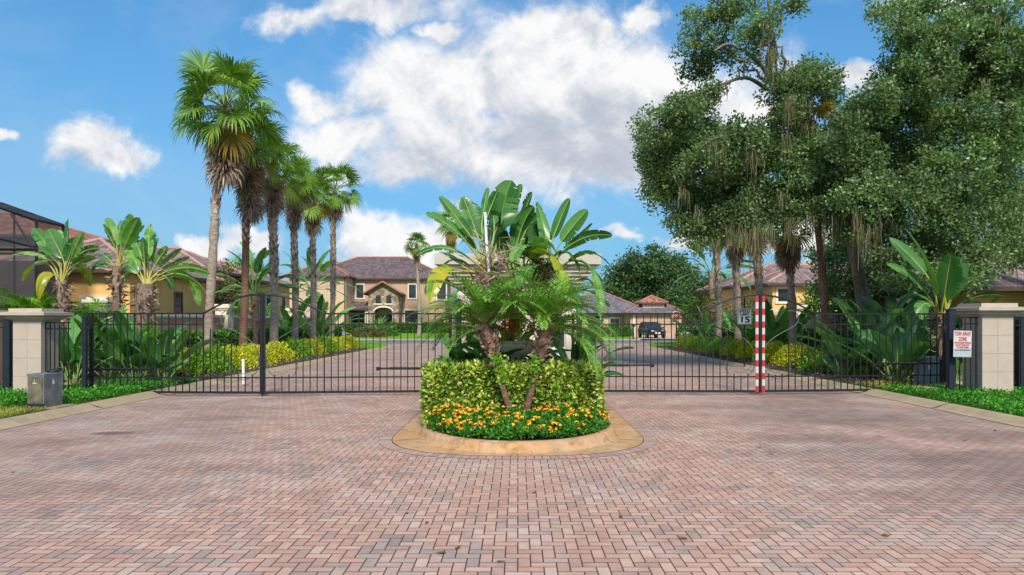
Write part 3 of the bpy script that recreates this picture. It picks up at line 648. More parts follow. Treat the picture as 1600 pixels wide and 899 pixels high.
# pillars
def pillar(x0, x1, y0, z0, ztop, zc, label):
    r = thing('stone_pillar', label, 'pillar', ((x0+x1)/2, y0+.33, z0), 0, 'cast stone gate pillars')
    y1 = y0+(x1-x0); b = MB(); g = .003
    # tiles with open joints over a recessed core
    b2 = MB(); b2.box(x0+.006, x1-.006, y0+.006, y1-.006, z0-.3, zc, 0); b2.build('core', M['joint'], r, True)
    hh = .4165; zs = [zc]
    while zs[-1] > z0: zs.append(max(zs[-1]-hh, z0-.01))
    mx, my = (x0+x1)/2, (y0+y1)/2
    for a, c in zip(zs[1:], zs[:-1]):
        for (u0, u1) in ((x0, mx), (mx, x1)):
            for (v0, v1) in ((y0, my), (my, y1)): b.box(u0+(g if u0 > x0 else 0), u1-(g if u1 < x1 else 0), v0+(g if v0 > y0 else 0), v1-(g if v1 < y1 else 0), a+g, c-g)
    b.build('shaft', M['stone'], r, True)
    c = MB(); e = (ztop-zc)
    prof = [(.0, 0), (.0, .06), (.035, .10), (.035, .16), (.10, .22), (.10, .30), (.15, .40), (.205, .48), (.205, .70), (.06, .74), (.06, 1.0), (-.45, 1.03)]
    V = []
    for o_, t in prof:
        V += [(x0-o_, y0-o_, zc+t*e), (x1+o_, y0-o_, zc+t*e), (x1+o_, y1+o_, zc+t*e), (x0-o_, y1+o_, zc+t*e)]
    V = np.array(V); m = len(prof)
    # keep the last ring inside the pillar
    V[-4:] = [(mx-.01, my-.01, zc+1.03*e), (mx+.01, my-.01, zc+1.03*e), (mx+.01, my+.01, zc+1.03*e), (mx-.01, my+.01, zc+1.03*e)]
    c.add(V, [[i*4+j, i*4+(j+1) % 4, (i+1)*4+(j+1) % 4, (i+1)*4+j] for i in range(m-1) for j in range(4)]+[[(m-1)*4+j for j in range(4)], [3, 2, 1, 0]])
    c.build('cap', M['stone'], r, True)
    return r
pillar(-11.54, -10.9, 15.8, .02, 2.09, 1.79, 'cream cast stone pillar left of the gate, behind the grey box numbered 6')
pillar(10.62, 11.33, 15.8, .08, 2.21, 1.89, 'cream cast stone pillar right of the gate, beside the tow away sign')
# texts
def text(body, size, mat, parent, loc, rot, name='lettering', wmax=None, bold=0.0, line=1.0):
    cu = bpy.data.curves.new('lettering', 'FONT'); cu.body = body; cu.size = size; cu.align_x = 'CENTER'; cu.align_y = 'CENTER'; cu.extrude = .0008; cu.offset = bold; cu.space_line = line; cu.resolution_u = 4
    o = bpy.data.objects.new('lettering', cu); COL.objects.link(o); bpy.context.view_layer.update()
    dg = bpy.context.evaluated_depsgraph_get(); me = bpy.data.meshes.new_from_object(o.evaluated_get(dg)); bpy.data.objects.remove(o)
    if wmax:
        xs = [v.co.x for v in me.vertices]; k_ = wmax/(max(xs)-min(xs))
        for v in me.vertices: v.co.x *= k_
    me.materials.clear(); me.materials.append(mat)
    t = bpy.data.objects.new(name, me); COL.objects.link(t); t.parent = parent; t.location = loc; t.rotation_euler = rot; return t
# tow away sign
sx, sD = X1(1504, 15.8), 15.80; szc = CH-(537.5-HY)*sD/F
r = thing('warning_sign', 'faded white tow away zone sign with red letters, wired to the fence', 'sign', (sx, sD, szc)); r.rotation_euler = (0, math.radians(1.2), math.radians(4))
b = MB(); b.box(-.215, .215, 0, .006, -.30, .30); b.build('plate', M['signpale'], r)
b = MB(); b.box(-.2, .2, -.003, .0, -.29, -.11); b.build('lower_panel', M['signgrey'], r)
R90 = (PI/2, 0, 0)
text('TOW AWAY', .125, M['redtext'], r, (0, -.004, .225), R90, wmax=.385, bold=.004); text('ZONE', .125, M['redtext'], r, (0, -.004, .105), R90, wmax=.19, bold=.004)
text('UNAUTHORIZED VEHICLES\nWILL BE TOWED AWAY\nAT OWNER EXPENSE', .052, M['redtext'], r, (0, -.004, -.03), R90, wmax=.38, bold=.0015)
text('24 HOURS ENFORCED', .05, M['blacktext'], r, (0, -.0045, -.145), R90, wmax=.38, bold=.001)
for z in (-.25, .25):
    for x in (-.16, .16): b = MB(); b.tube([(x, 0, z), (x, .16, z)], .004, 6); b.build('wire_tie', M['scroll'], r)
# utility boxes
def ubox():
    x0 = X1(43, 13.4); y0 = 13.4; r = thing('utility_box', 'weathered grey metal utility box with a white number 6, on a concrete pad', 'utility box', (x0+.16, y0+.27, .26), 0)
    b = MB(); b.box(x0, x0+.32, y0, y0+.55, .12, .74); b.box(x0-.008, x0+.328, y0-.008, y0+.558, .742, .775); b.build('cabinet', M['box'], r, True)
    b = MB(); b.box(x0+.02, x0+.30, y0-.014, y0-.002, .22, .72); b.build('front_panel', M['boxfront'], r, True)
    b = MB(); b.box(x0+.0, x0+.32, y0-.012, y0-.001, .12, .20); b.build('kick_plate', M['black'], r, True)
    b = MB(); b.tube([(x0+.15, y0-.02, .60), (x0+.15, y0-.02, .68)], .006, 6); b.box(x0+.11, x0+.19, y0-.02, y0-.0145, .585, .605); b.build('latch', M['whitetape'], r, True)
    text('6', .14, M['signwhite'], r, (x0+.322-r.location.x, y0+.27-r.location.y, .60-.26), (PI/2, 0, PI/2), 'number', bold=.004)
    p = thing('concrete_pad', 'stained concrete pad under the grey utility box', 'concrete pad', (x0+.2, y0+.2, .05))
    b = MB(); b.box(x0-.02, x0+.60, y0-.05, y0+.62, -.05, .118); b.build('slab', concrete('rusty_pad_concrete', (.30, .25, .19), .5), p, True)
    q = MB(); c = (x0+.2, y0+.45)
    q.lathe([(.0, .0), (.11, .0), (.12, .025), (.10, .05), (.05, .065), (.0, .07)], (c[0], c[1], .776), 16); q.tube([(c[0]+.06, c[1], .82), (c[0]+.07, c[1]+.02, .86), (c[0]+.13, c[1]+.05, .865)], .018, 6)
    tag(q.build('rubber_boot', M['black']), 'crumpled black rubber piece lying on the grey utility box', 'rubber piece')
ubox()
def opbox():
    x0, D = X1(1441, 17.9), 17.9; x1 = X1(1481, 17.9); r = thing('gate_operator_box', 'blue-grey metal gate operator box with a white label behind the right gate', 'utility box', ((x0+x1)/2, D, .1))
    b = MB(); b.box(x0, x1-.22, D, D+.4, .12, .84); b.box(x0-.01, x1-.21, D-.01, D+.41, .842, .87); b.build('cabinet', M['opbox'], r, True)
    b = MB(); b.box(x1-.218, x1, D+.05, D+.35, .12, .76); b.lathe([(0, 0), (.08, 0), (.08, .06), (0, .09)], (x1-.1, D+.2, .76), 12); b.build('motor_cover', M['iron_blue'], r, True)
    b = MB(); b.box(x0+.15, x0+.2, D-.005, D-.001, .55, .66); b.build('sticker', M['white'], r, True)
    p = MB(); p.box(X1(1426, 16.6), X1(1459, 16.6), 16.3, 16.9, -.05, .22); tag(p.build('concrete_block', M['conc']), 'low grey concrete block beside the kerb under the right gate', 'concrete block')
opbox()
# speed limit sign
sx, D = X1(1163.5, 26.5), 26.5
r = thing('speed_limit_sign', 'white rectangular speed limit 15 sign on a dark post behind the right gate', 'sign', (sx, D, .1))
b = MB(); b.tube([(0, .03, -.2), (0, .03, 2.6)], .032, 8); b.build('post', M['iron'], r)
sl_ = MB(); sl_.box(-.27, .27, -.01, .0, 1.58, 2.20); pl = sl_.build('plate', M['signwhite'], r)
b = MB(); e = .012
for (a0, a1, c0, c1) in ((-.255, .255, 2.175, 2.187), (-.255, .255, 1.593, 1.605), (-.255, -.243, 1.605, 2.175), (.243, .255, 1.605, 2.175)): b.box(a0, a1, -.0135, -.0105, c0, c1)
b.build('border', M['blacktext'], r)
text('SPEED', .16, M['blacktext'], r, (0, -.012, 2.08), R90, wmax=.40, bold=.004); text('LIMIT', .14, M['blacktext'], r, (0, -.012, 1.955), R90, wmax=.34, bold=.003); text('15', .32, M['blacktext'], r, (0, -.012, 1.745), R90, wmax=.34, bold=.010)
# stop sign
sx, D = X1(1057, 53), 53.0
r = thing('stop_sign', 'red octagonal stop sign on a black pole behind the right gate', 'sign', (sx, D, .1))
b = MB(); b.tube([(0, .05, -.2), (0, .05, 3.2)], .05, 8); b.lathe([(.0, 0), (.06, .02), (.04, .10), (0, .13)], (0, .05, 3.2), 10); b.build('post', M['iron'], r)
def octa(R_): return [(R_*math.cos(PI/8+i*PI/4), R_*math.sin(PI/8+i*PI/4)) for i in range(8)]
b = MB(); o8 = octa(.38); zc = CH-(493.5-HY)*D/F-.1
for R_, y0, y1, mi in ((.38, -.02, 0, 1), (.345, -.024, -.0202, 0)):
    o8 = octa(R_); b.add([(x, y0, zc+z) for x, z in o8]+[(x, y1, zc+z) for x, z in o8], [list(range(8)), list(range(15, 7, -1))]+[[i, 8+i, 8+(i+1) % 8, (i+1) % 8] for i in range(8)], mi)
b.build('octagon_plate', [M['red'], M['signwhite']], r); text('STOP', .24, M['signwhite'], r, (0, -.026, zc), R90, wmax=.52, bold=.006)
# small posts
b = MB(); x, D = X1(380.5, 19.2), 19.2; b.tube([(x, D, .05), (x-.01, D, .72)], .04, 10); b.lathe([(.045, 0), (.045, .03), (0, .045)], (x-.01, D, .70), 10)
tag(b.build('marker_post', M['white']), 'short white pipe marker post in the bed behind the left gate', 'marker post')
r = thing('sign_pole', 'thin black pole with an edge-on sign beside the left lawn corner', 'pole', (X1(521, 54), 54, .1))
b = MB(); b.tube([(0, 0, -.2), (0, 0, 3.2)], .05, 8); b.build('post', M['iron'], r); b = MB(); b.box(-.02, .02, -.35, .35, 1.9, 2.6); b.build('sign_plate', M['iron'], r)
r = thing('mailbox', 'dark mailbox on a post beside the driveway with the parked car', 'mailbox', (X1(989.5, 66.3), 66.3, .1))
b = MB(); b.box(-.06, .06, -.06, .06, -.2, 1.15); b.build('post', M['iron'], r)
b = MB(); a = np.linspace(0, PI, 9); b.add([(-.13*1.0, -.3, 1.15), (.13, -.3, 1.15)]+[(.13*math.cos(t), -.3, 1.3+.13*math.sin(t)) for t in a]+[(-.13, .3, 1.15), (.13, .3, 1.15)]+[(.13*math.cos(t), .3, 1.3+.13*math.sin(t)) for t in a],
   [[0, 1]+list(range(2, 11)), [12, 11]+list(range(21, 12, -1))]+[[1, 12, 13, 2], [0, 11, 12, 1], [10, 21, 11, 0]]+[[2+i, 13+i, 14+i, 3+i] for i in range(8)]); b.build('box', M['black'], r)
# urn
r = thing('stone_urn', 'wide cream stone urn on a square plinth, between the two small date palms', 'urn', (X1(808, 12.75), 12.75, .1))
b = MB(); b.lathe([(.17, .98), (.20, 1.0), (.20, 1.03), (.12, 1.06), (.095, 1.11), (.12, 1.15), (.22, 1.19), (.31, 1.26), (.355, 1.35), (.36, 1.36), (.345, 1.385), (.40, 1.40), (.40, 1.43), (.375, 1.44), (.34, 1.42), (.30, 1.30), (.0, 1.28)], (0, 0, -.1), 36)
b.build('bowl', M['urn'], r); b = MB(); b.box(-.27, .27, -.27, .27, -.1, .87); b.box(-.31, .31, -.31, .31, .872, .93-.051); b.build('plinth', M['urn'], r)
# ------------------------------------------------------------------ plants
UPV = np.array([0, 0, 1.0])
def fan_crown(rad, ng, ndead, R=.9, nseg=26, droop=1.0, elev0=78, elev1=-35, skirt=(-60, -86), skirt_h=.9, yellow=3):
    ng = int(ng*.80); R *= .80; rad *= .93
    g = MB(); d = MB()
    def frond(mb, base, az, el, pl, R_, dr, mi, mip, ns):
        # petiole
        h = np.array([math.cos(az), math.sin(az), 0]); pts = [np.array(base)]; e = el
        for i in range(5):
            pts.append(pts[-1]+pl/5*(h*math.cos(e)+UPV*math.sin(e))); e -= dr*.10
        mb.tube(pts, np.linspace(.025, .012, 6), 4, mip, True, False)
        d2 = nz(h*math.cos(e)+UPV*math.sin(e)); s = np.cross(d2, UPV); s = nz(s) if np.linalg.norm(s) > .05 else np.array([1., 0, 0]); n = np.cross(s, d2)
        tw = rng.normal()*.5; s, n = s*math.cos(tw)+n*math.sin(tw), n*math.cos(tw)-s*math.sin(tw)
        a = np.linspace(-2.15, 2.15, ns)+rng.normal(size=ns)*.03; k = len(a)
        dr_ = d2*np.cos(a)[:, None]+s*np.sin(a)[:, None]+n*(.22*np.abs(np.sin(a))-.02)[:, None]
        dr_ = nz(dr_); L = R_*(1-.10*np.abs(a))*(.92+.16*rng.random(k)); tn = nz(np.cross(dr_, n)); wd = R_*.082
        o = pts[-1]; p1 = o+dr_*(L*.5)[:, None]; dd = nz(dr_-UPV*(.38*dr)*(.6+.8*rng.random((k, 1))))
        p2 = p1+dd*(L*.28)[:, None]; de = nz(dd-UPV*(.85*dr)*(.6+.8*rng.random((k, 1)))); p3 = p2+de*(L*.26)[:, None]
        nn = nz(np.cross(tn, dr_))*(.25*wd)
        z = np.zeros((k, 3))+o
        V = np.stack([z-tn*.006, z+tn*.006, p1+tn*wd*.5, p1-tn*wd*.5, p2+tn*wd*.32, p2-tn*wd*.32, p3+tn*.004, p3-tn*.004], 1)
        V[1::2, 2:6] += nn[1::2, None, :]; V = V.reshape(-1, 3); b0 = np.arange(k)[:, None]*8
        mb.add(V, np.concatenate([b0+[0, 1, 2, 3], b0+[3, 2, 4, 5], b0+[5, 4, 6, 7]]), mi)
    for i in range(ng):
        t = (i+.5)/ng; el = math.radians(elev0+(elev1-elev0)*t**1.05)+rng.normal()*.08; az = i*2.399963+rng.normal()*.15
        frond(g, (0, 0, .15-.25*t), az, el, rad*.74*(.8+.4*rng.random()), R*(.85+.25*rng.random()), droop*(.7+.6*t), 0 if i < ng-yellow else 2, 1, nseg)
    for i in range(ndead):
        t = (i+.5)/ndead; el = math.radians(skirt[0]+(skirt[1]-skirt[0])*t)+rng.normal()*.06; az = i*2.399963+rng.normal()*.3
        frond(d, (.12*math.cos(az), .12*math.sin(az), -.2-skirt_h*t), az, el, rad*.34*(.7+.4*rng.random()), R*(.7+.3*rng.random()), 1.5, 0, 0, int(nseg*.7))
    return g, d
def fan_palm(label, base, top, r0, r1, rad, ng, ndead, group, R=.9, skirt_h=.9, nseg=24, red=False, boots=(.55, 1.0), nb=150, droop=1.0, elev1=-35, name='fan_palm'):
    base = np.array(base, float); top = np.array(top, float); root = thing(name, label, 'palm tree', base, 0, group)
    H = top[2]-base[2]; off = top-base; r0 *= .62; r1 *= .70
    t = np.linspace(0, 1, 26); pts = np.stack([off[0]*(t**1.5)+.05*np.sin(t*5), off[1]*t**1.5, H*t], 1); pts[0, 2] = -.2; pts[-1, 2] -= .1
    rr = r1+(r0-r1)*(1-t)**1.2+r0*.45*np.exp(-t*22)+.012*rng.normal(size=26)
    b = MB(); b.tube(pts, rr, 14, 0); trunk = b.build('trunk', M['palmred'] if red else M['palmbark'], root)
    bt = MB()
    for i in range(nb):
        tt = boots[0]+(boots[1]-boots[0])*(i/nb)**.8; az = i*2.399963; c = np.array([np.interp(tt, t, pts[:, j]) for j in range(3)]); rr_ = np.interp(tt, t, rr)*.95
        h = np.array([math.cos(az), math.sin(az), 0]); s = np.array([-h[1], h[0], 0]); L = .14+.08*rnd.random(); o = c+h*rr_
        tip = o+h*(.05+.06*rnd.random())+UPV*L
        bt.add([o-s*.06, o+s*.06, tip+s*.028, tip-s*.028, o+h*.03-UPV*.02], [[0, 1, 2, 3], [0, 4, 1]], 0)
    bt.build('leaf_base', M['boot'], trunk)
    g, d = fan_crown(rad, ng, ndead, R, nseg, droop, 80, elev1, skirt_h=skirt_h)
    c = g.build('crown', [M['fan'], M['petiole'], M['fanyellow']], root); c.location = off
    if ndead: k = d.build('dead_skirt', M['dead'], root); k.location = off
    return root
LG = 'washingtonia palms in the row left of the drive'; RG = 'washingtonia palms in the row right of the drive'
# left row: (label, base px, base distance, top px, top py, ...)
def bp(px, D, z=.12): return np.array([(px-HX)*D/F, D, z])
random_ = rnd
fan_palm('tallest leaning fan palm, its thick brown skirt high above all the others', bp(322, 24.3), P(352, 172, 24.3), .27, .18, 1.7, 50, 64, LG, 1.22, 1.5)
fan_palm('fan palm next to the tallest one, crown half hidden, with a very long hanging skirt', bp(378, 27.2), P(391, 228, 27.2), .26, .17, 1.45, 36, 80, LG, 1.12, 2.0, red=True)
fan_palm('fan palm third in the left row, with a rough pale trunk', bp(427, 31), P(427, 262, 31), .28, .24, 1.32, 36, 40, LG, 1.05, 1.3, boots=(.35, 1.0), nb=260)
fan_palm('fan palm fourth in the left row, with lush green crown and short skirt', bp(460, 35), P(460, 293, 35), .26, .22, 1.25, 34, 34, LG, 1.05, 1.2, boots=(.35, 1.0), nb=230)
fan_palm('fan palm fifth in the left row, with a yellowing lower crown', bp(489, 39.5), P(489, 312, 39.5), .26, .21, 1.3, 34, 34, LG, 1.05, 1.1, boots=(.4, 1.0), nb=200)
fan_palm('farthest fan palm of the left row, spreading right against the sky', bp(518, 44.5), P(523, 300, 44.5), .27, .22, 1.65, 36, 22, LG, 1.1, .9, boots=(.3, 1.0), nb=240)
fan_palm('slender fan palm in front of the two storey tan house', bp(655, 72, .3), P(651, 384, 72), .30, .22, 1.25, 38, 26, None, .95, 1.2, nb=60)
fan_palm('distant fan palm with orange hanging stalks left of the island clump', bp(706, 60), P(705, 352, 60), .27, .22, 1.4, 30, 30, None, 1.0, 1.3, nb=60)
fan_palm('nearest fan palm of the right row, with a reddish leaning trunk under the oak', bp(1290, 24.5), P(1256, 160, 24.5), .23, .18, 1.1, 16, 24, RG, 1.0, 1.0, red=True)
fan_palm('fan palm second in the right row, with a wide straw coloured skirt', bp(1238, 28.3), P(1231, 352, 28.3), .25, .2, 1.2, 14, 70, RG, .95, .9, elev1=-45)
fan_palm('fan palm third in the right row, directly behind the striped board', bp(1187, 32), P(1182, 345, 32), .3, .25, 1.3, 26, 26, RG, 1.0, .7, boots=(.5, 1.0), nb=200)
fan_palm('fan palm fourth in the right row, with a ragged skirt above the speed limit sign', bp(1152, 36.5), P(1149, 360, 36.5), .28, .23, 1.4, 24, 46, RG, 1.0, .8, boots=(.45, 1.0), nb=200)
fan_palm('farthest fan palm of the right row, with a narrow grey trunk', bp(1122, 41), P(1120, 350, 41), .28, .24, 1.4, 26, 22, RG, 1.0, .7, boots=(.3, 1.0), nb=240)

# paddle leaves (bird of paradise, banana)
def bez(p, n): p = [np.array(q, float) for q in p]; t = np.linspace(0, 1, n)[:, None]; return (1-t)**2*p[0]+2*t*(1-t)*p[1]+t*t*p[2]
def paddle(mb, base, start, ctrl, tip, Wd, roll=0.0, tear=.12, fold=.35, mi=0, mp=1, nL=26, rp=.022, dr=.25):
    base, start, tip = [np.array(q, float) for q in (base, start, tip)]
    ctrl = (start+tip)/2+np.array([0, 0, .04*np.linalg.norm(tip-start)]) if ctrl is None else np.array(ctrl, float)
    d0 = nz(ctrl-start); pc = start-d0*np.linalg.norm(start-base)*.5
    mb.tube(bez([base, pc, start], 8), np.linspace(rp*1.25, rp*.7, 8), 6, mp, True, False)
    c = bez([start, ctrl, tip], nL+1); t = nz(np.gradient(c, axis=0)); T = np.linspace(0, 1, nL+1)
    mb.tube(c[::2], np.linspace(rp*.7, rp*.15, len(c[::2])), 5, mp, True, False)
    w = Wd*.5*np.clip(1-np.abs(2*T**.85-1)**2.6, 0, 1)**.55*(1-.12*T)
    w[0] = 0.02*Wd; w[-1] = .0
    s0 = np.cross(t, UPV); bad = np.linalg.norm(s0, axis=1) < .05; s0[bad] = [1, 0, 0]; s0 = nz(s0); n0 = np.cross(s0, t)
    s = s0*math.cos(roll)+n0*math.sin(roll); n = n0*math.cos(roll)-s0*math.sin(roll)
    for sd in (-1, 1):
        i = 0
        while i < nL:
            L = 1+int(rnd.expovariate(1)/max(tear, .02)) if tear > 0 else nL
            j = min(nL, i+L); dd = fold+rnd.uniform(-.18, .18)*min(1, tear*3); gp = .45 if tear > .02 else 0
            idx = np.arange(i, j+1); lat = sd*s[idx]*math.cos(dd)+n[idx]*math.sin(dd)
            lat2 = nz(lat-n[idx]*.35-UPV*dr)
            shift = np.zeros(len(idx)); 
            if i > 0: shift[0] = gp*.8*rnd.random()
            if j < nL: shift[-1] = -gp*.8*rnd.random()
            st = np.linalg.norm(c[1]-c[0]); m = c[idx]+lat*(w[idx]*.5)[:, None]+t[idx]*(w[idx]*.12)[:, None]
            e = m+lat2*(w[idx]*.55*(1-.25*rnd.random()*tear))[:, None]+t[idx]*(w[idx]*.15+shift*st*2)[:, None]
            k = len(idx); V = np.concatenate([c[idx], m, e]); q = []
            for a in range(k-1): q += [[a, a+1, k+a+1, k+a], [k+a, k+a+1, 2*k+a+1, 2*k+a]]
            q = np.array(q); 
            if sd > 0: q = q[:, ::-1]
            mb.add(V, q, mi, True); i = j
PADM = lambda: [M['pad'], M['rib'], M['padyellow'], M['padlight'], M['paddark'], M['ribyellow']]
def px_leaf(mb, D, base, start, ctrl, tip, wpx, dD=0.0, **k):
    p = lambda q, d: None if q is None else P(q[0], q[1], D+d)
    paddle(mb, p(base, 0), p(start, dD*.3), p(ctrl, dD*.7), p(tip, dD), wpx*D/F, **k)
def fibre_trunk(root, pts, r, n=120, name='trunk', mat='fibrebark'):
    b = MB(); pts = np.array(pts, float); t = np.linspace(0, 1, 14); c = np.stack([np.interp(t, np.linspace(0, 1, len(pts)), pts[:, j]) for j in range(3)], 1)
    rr = r*(.75+.45*t)+.01*rng.normal(size=14); b.tube(c, rr, 10, 0)
    k = rng.random(n)**.6; az = rng.random(n)*2*PI; cc = np.stack([np.interp(k, t, c[:, j]) for j in range(3)], 1); h = np.stack([np.cos(az), np.sin(az), 0*az], 1)
    b.leaves(cc+h*(r*(.75+.45*k))[:, None]*.95, .22, .06, h*.7+[0, 0, -.15], .6, 1)
    return b.build(name, [M[mat], M['fibre']], root, True)
# the clump on the island
D0 = 14.0
r = thing('bird_of_paradise_clump', 'island bird of paradise clump with a pale broken stalk standing among its leaves', 'plant', (P(757, 430, D0)[0], D0, .12))
b = MB()
for a in (((757, 412), (737, 372), None, (686, 307), 19, -.3, dict(roll=.9)), ((760, 412), (747, 372), None, (723, 307), 22, .1, dict(roll=1.1)), ((762, 410), (754, 340), None, (762, 293), 10, .4, dict(roll=.3)),
          ((764, 410), (759, 345), None, (779, 296), 15, .2, dict(roll=.8)), ((757, 417), (729, 379), (700, 345), (665, 334), 18, -.6, dict(roll=.9)), ((755, 424), (735, 405), (690, 372), (651, 400), 14, -.8, dict(roll=.5)),
          ((752, 425), (712, 421), (680, 412), (672, 474), 18, -.9, dict(roll=.6, tear=.35, mi=2)), ((752, 428), (690, 428), (668, 430), (667, 462), 12, -.2, dict(mi=4)), ((762, 412), (772, 350), None, (768, 318), 14, 1.0, dict(mi=4)),
          ((752, 428), (722, 415), (700, 395), (690, 395), 16, .6, dict(mi=3)), ((757, 418), (742, 392), (715, 350), (703, 348), 18, .7), ((760, 415), (770, 375), None, (788, 322), 22, .9, dict(roll=1.1)), ((755, 425), (735, 418), (705, 392), (688, 425), 16, -.3), ((760, 420), (765, 385), (750, 340), (735, 318), 18, 1.1, dict(roll=.9, mi=4)), ((764, 420), (775, 385), None, (790, 330), 20, .8, dict(roll=.9)), ((757, 430), (735, 450), (715, 445), (700, 480), 16, -.4, dict(mi=3, tear=.3))):
    kw = dict(a[6]) if len(a) > 6 else {}; kw.setdefault('mi', 0); kw.setdefault('mp', 5 if a[1][1] > 360 else 1); kw.setdefault('tear', .16)
    px_leaf(b, D0, a[0], a[1], a[2], a[3], a[4]*1.5, a[5], rp=.024, **kw)
b.build('foliage', PADM(), r, True)
fibre_trunk(r, [(P(768, 430, D0)[0], D0, .1), P(762, 500, D0), P(758, 425, D0)], .12, 140)
b = MB(); b.tube([P(764, 425, D0-.1), P(760, 380, D0-.1), P(758, 332, D0-.1)], [.03, .032, .03], 8); b.build('broken_stalk', M['white'], r, True)
b = MB(); dd = P(778, 415, D0-.2)+rng.normal(size=(220, 3))*[.25, .2, .35]; b.leaves(dd, .35, .03, np.array([.1, -.2, -.2]), .8); b.build('dry_leaves', M['dead'], r, True)
r = thing('bird_of_paradise_clump', 'tallest torn-leaved bird of paradise clump in the middle of the island', 'plant', (P(803, 430, D0+.6)[0], D0+.6, .12))
b = MB()
for a in (((800, 430), (790, 400), (772, 345), (800, 282), 44, -.2, dict(roll=1.0, tear=.25)), ((805, 430), (800, 392), (800, 340), (816, 288), 34, .3, dict(roll=.8, tear=.2)), ((810, 432), (806, 392), (812, 350), (834, 322), 30, -.1, dict(roll=.6, tear=.25)),
          ((812, 432), (812, 385), (825, 340), (846, 343), 26, .2, dict(roll=.9)), ((800, 428), (788, 390), (782, 350), (790, 305), 26, .8, dict(roll=1.2, mi=4)), ((806, 430), (802, 400), None, (803, 310), 30, 1.0, dict(roll=1.3)),
          ((805, 440), (790, 415), (770, 400), (772, 440), 26, .3, dict(mi=4)), ((810, 440), (825, 415), (850, 400), (862, 440), 24, .2, dict(mi=4)), ((805, 440), (810, 410), (820, 380), (850, 380), 26, 1.0, dict(mi=4, roll=.7)),
          ((803, 445), (780, 430), (765, 440), (768, 478), 22, -.5, dict(mi=0, tear=.3)), ((803, 440), (800, 420), (796, 385), (770, 372), 28, .7, dict(mi=4, roll=.6)), ((806, 440), (818, 405), (832, 370), (815, 335), 24, .9, dict(mi=4, roll=.9)),
          ((800, 445), (785, 400), (778, 370), (745, 372), 24, .5, dict(mi=0)), ((806, 445), (822, 420), (842, 395), (870, 415), 22, .1, dict(mi=0)), ((802, 450), (790, 440), (770, 425), (752, 455), 20, -.2, dict(mi=0)), ((806, 450), (815, 440), (835, 430), (845, 470), 22, -.5, dict(mi=0)), ((804, 440), (815, 385), None, (826, 325), 24, 1.2, dict(roll=1.1)), ((801, 436), (783, 385), None, (768, 330), 24, 1.1, dict(roll=1.1, mi=4)), ((806, 440), (830, 395), None, (866, 372), 20, .9, dict(roll=1.0, mi=4)), ((804, 440), (798, 400), (810, 350), (832, 300), 26, .5, dict(roll=.9, tear=.3))):
    kw = dict(a[6]) if len(a) > 6 else {}; kw.setdefault('mi', 0); kw.setdefault('tear', .28); px_leaf(b, D0+.6, a[0], a[1], a[2], a[3], a[4]*1.35, a[5], rp=.026, **kw)
b.build('foliage', PADM(), r, True)
fibre_trunk(r, [(P(805, 430, D0+.6)[0], D0+.6, .1), P(806, 500, D0+.6), P(804, 432, D0+.6)], .13, 140)
r = thing('bird_of_paradise_clump', 'bird of paradise clump at the right of the island, yellowing torn leaves hanging in front', 'plant', (P(862, 430, D0)[0], D0, .12))
b = MB()
for a in (((860, 432), (855, 385), (852, 360), (838, 315), 15, .3, dict(roll=.4)), ((862, 432), (864, 372), None, (890, 310), 15, .2, dict(roll=1.3, tear=.03)), ((864, 432), (877, 378), None, (918, 328), 17, 0, dict(roll=1.3, tear=.03)),
          ((868, 432), (882, 390), (915, 362), (957, 368), 16, -.3, dict(roll=.7, tear=.25)), ((870, 434), (889, 408), (925, 378), (955, 418), 14, -.5, dict(roll=.2, tear=.3)), ((870, 438), (893, 408), (938, 402), (938, 496), 17, -.8, dict(roll=.2, tear=.5, mi=3)),
          ((870, 442), (898, 440), (930, 425), (936, 470), 16, -.3, dict(tear=.4, mi=2)), ((850, 440), (828, 404), (872, 368), (882, 466), 26, -1.0, dict(roll=.3, tear=.6, mi=2)), ((850, 440), (822, 398), (850, 360), (872, 400), 24, -.6, dict(roll=.4, tear=.5, mi=3)),
          ((855, 440), (830, 390), (812, 372), (800, 410), 20, -.6, dict(mi=3, tear=.4)), ((856, 440), (850, 400), (846, 370), (852, 335), 18, .6, dict(roll=.9)), ((862, 440), (905, 455), (930, 450), (952, 480), 14, .4, dict(mi=3, tear=.3)),
          ((850, 445), (840, 420), (826, 405), (812, 450), 20, -.9, dict(mi=0, tear=.4)), ((866, 445), (880, 440), (895, 450), (905, 490), 18, -.6, dict(mi=4, tear=.2)), ((866, 430), (858, 392), None, (874, 333), 17, .9, dict(roll=1.0)), ((868, 432), (876, 398), (905, 372), (926, 350), 16, .9, dict(roll=.8)), ((870, 436), (885, 418), (915, 402), (942, 442), 15, .3, dict(mi=0, tear=.4)), ((855, 430), (845, 385), None, (827, 345), 20, .9, dict(roll=1.0, mi=4)), ((858, 438), (868, 400), (890, 380), (905, 425), 18, -.3, dict(mi=0)), ((852, 440), (838, 410), (822, 385), (800, 400), 22, -.5, dict(mi=0))):
    kw = dict(a[6]) if len(a) > 6 else {}; kw.setdefault('mi', 0); kw.setdefault('tear', .22); px_leaf(b, D0, a[0], a[1], a[2], a[3], a[4]*1.45, a[5], rp=.022, **kw)
b.build('foliage', PADM(), r, True)
fibre_trunk(r, [(P(850, 430, D0)[0], D0, .1), P(852, 500, D0), P(860, 432, D0)], .12, 140)
b = MB(); b.leaves(P(843, 425, D0-.2)+rng.normal(size=(160, 3))*[.14, .12, .2], .25, .05, None, 1); b.build('dead_flower_head', M['brownwall'] if False else M['rose'], r, True)

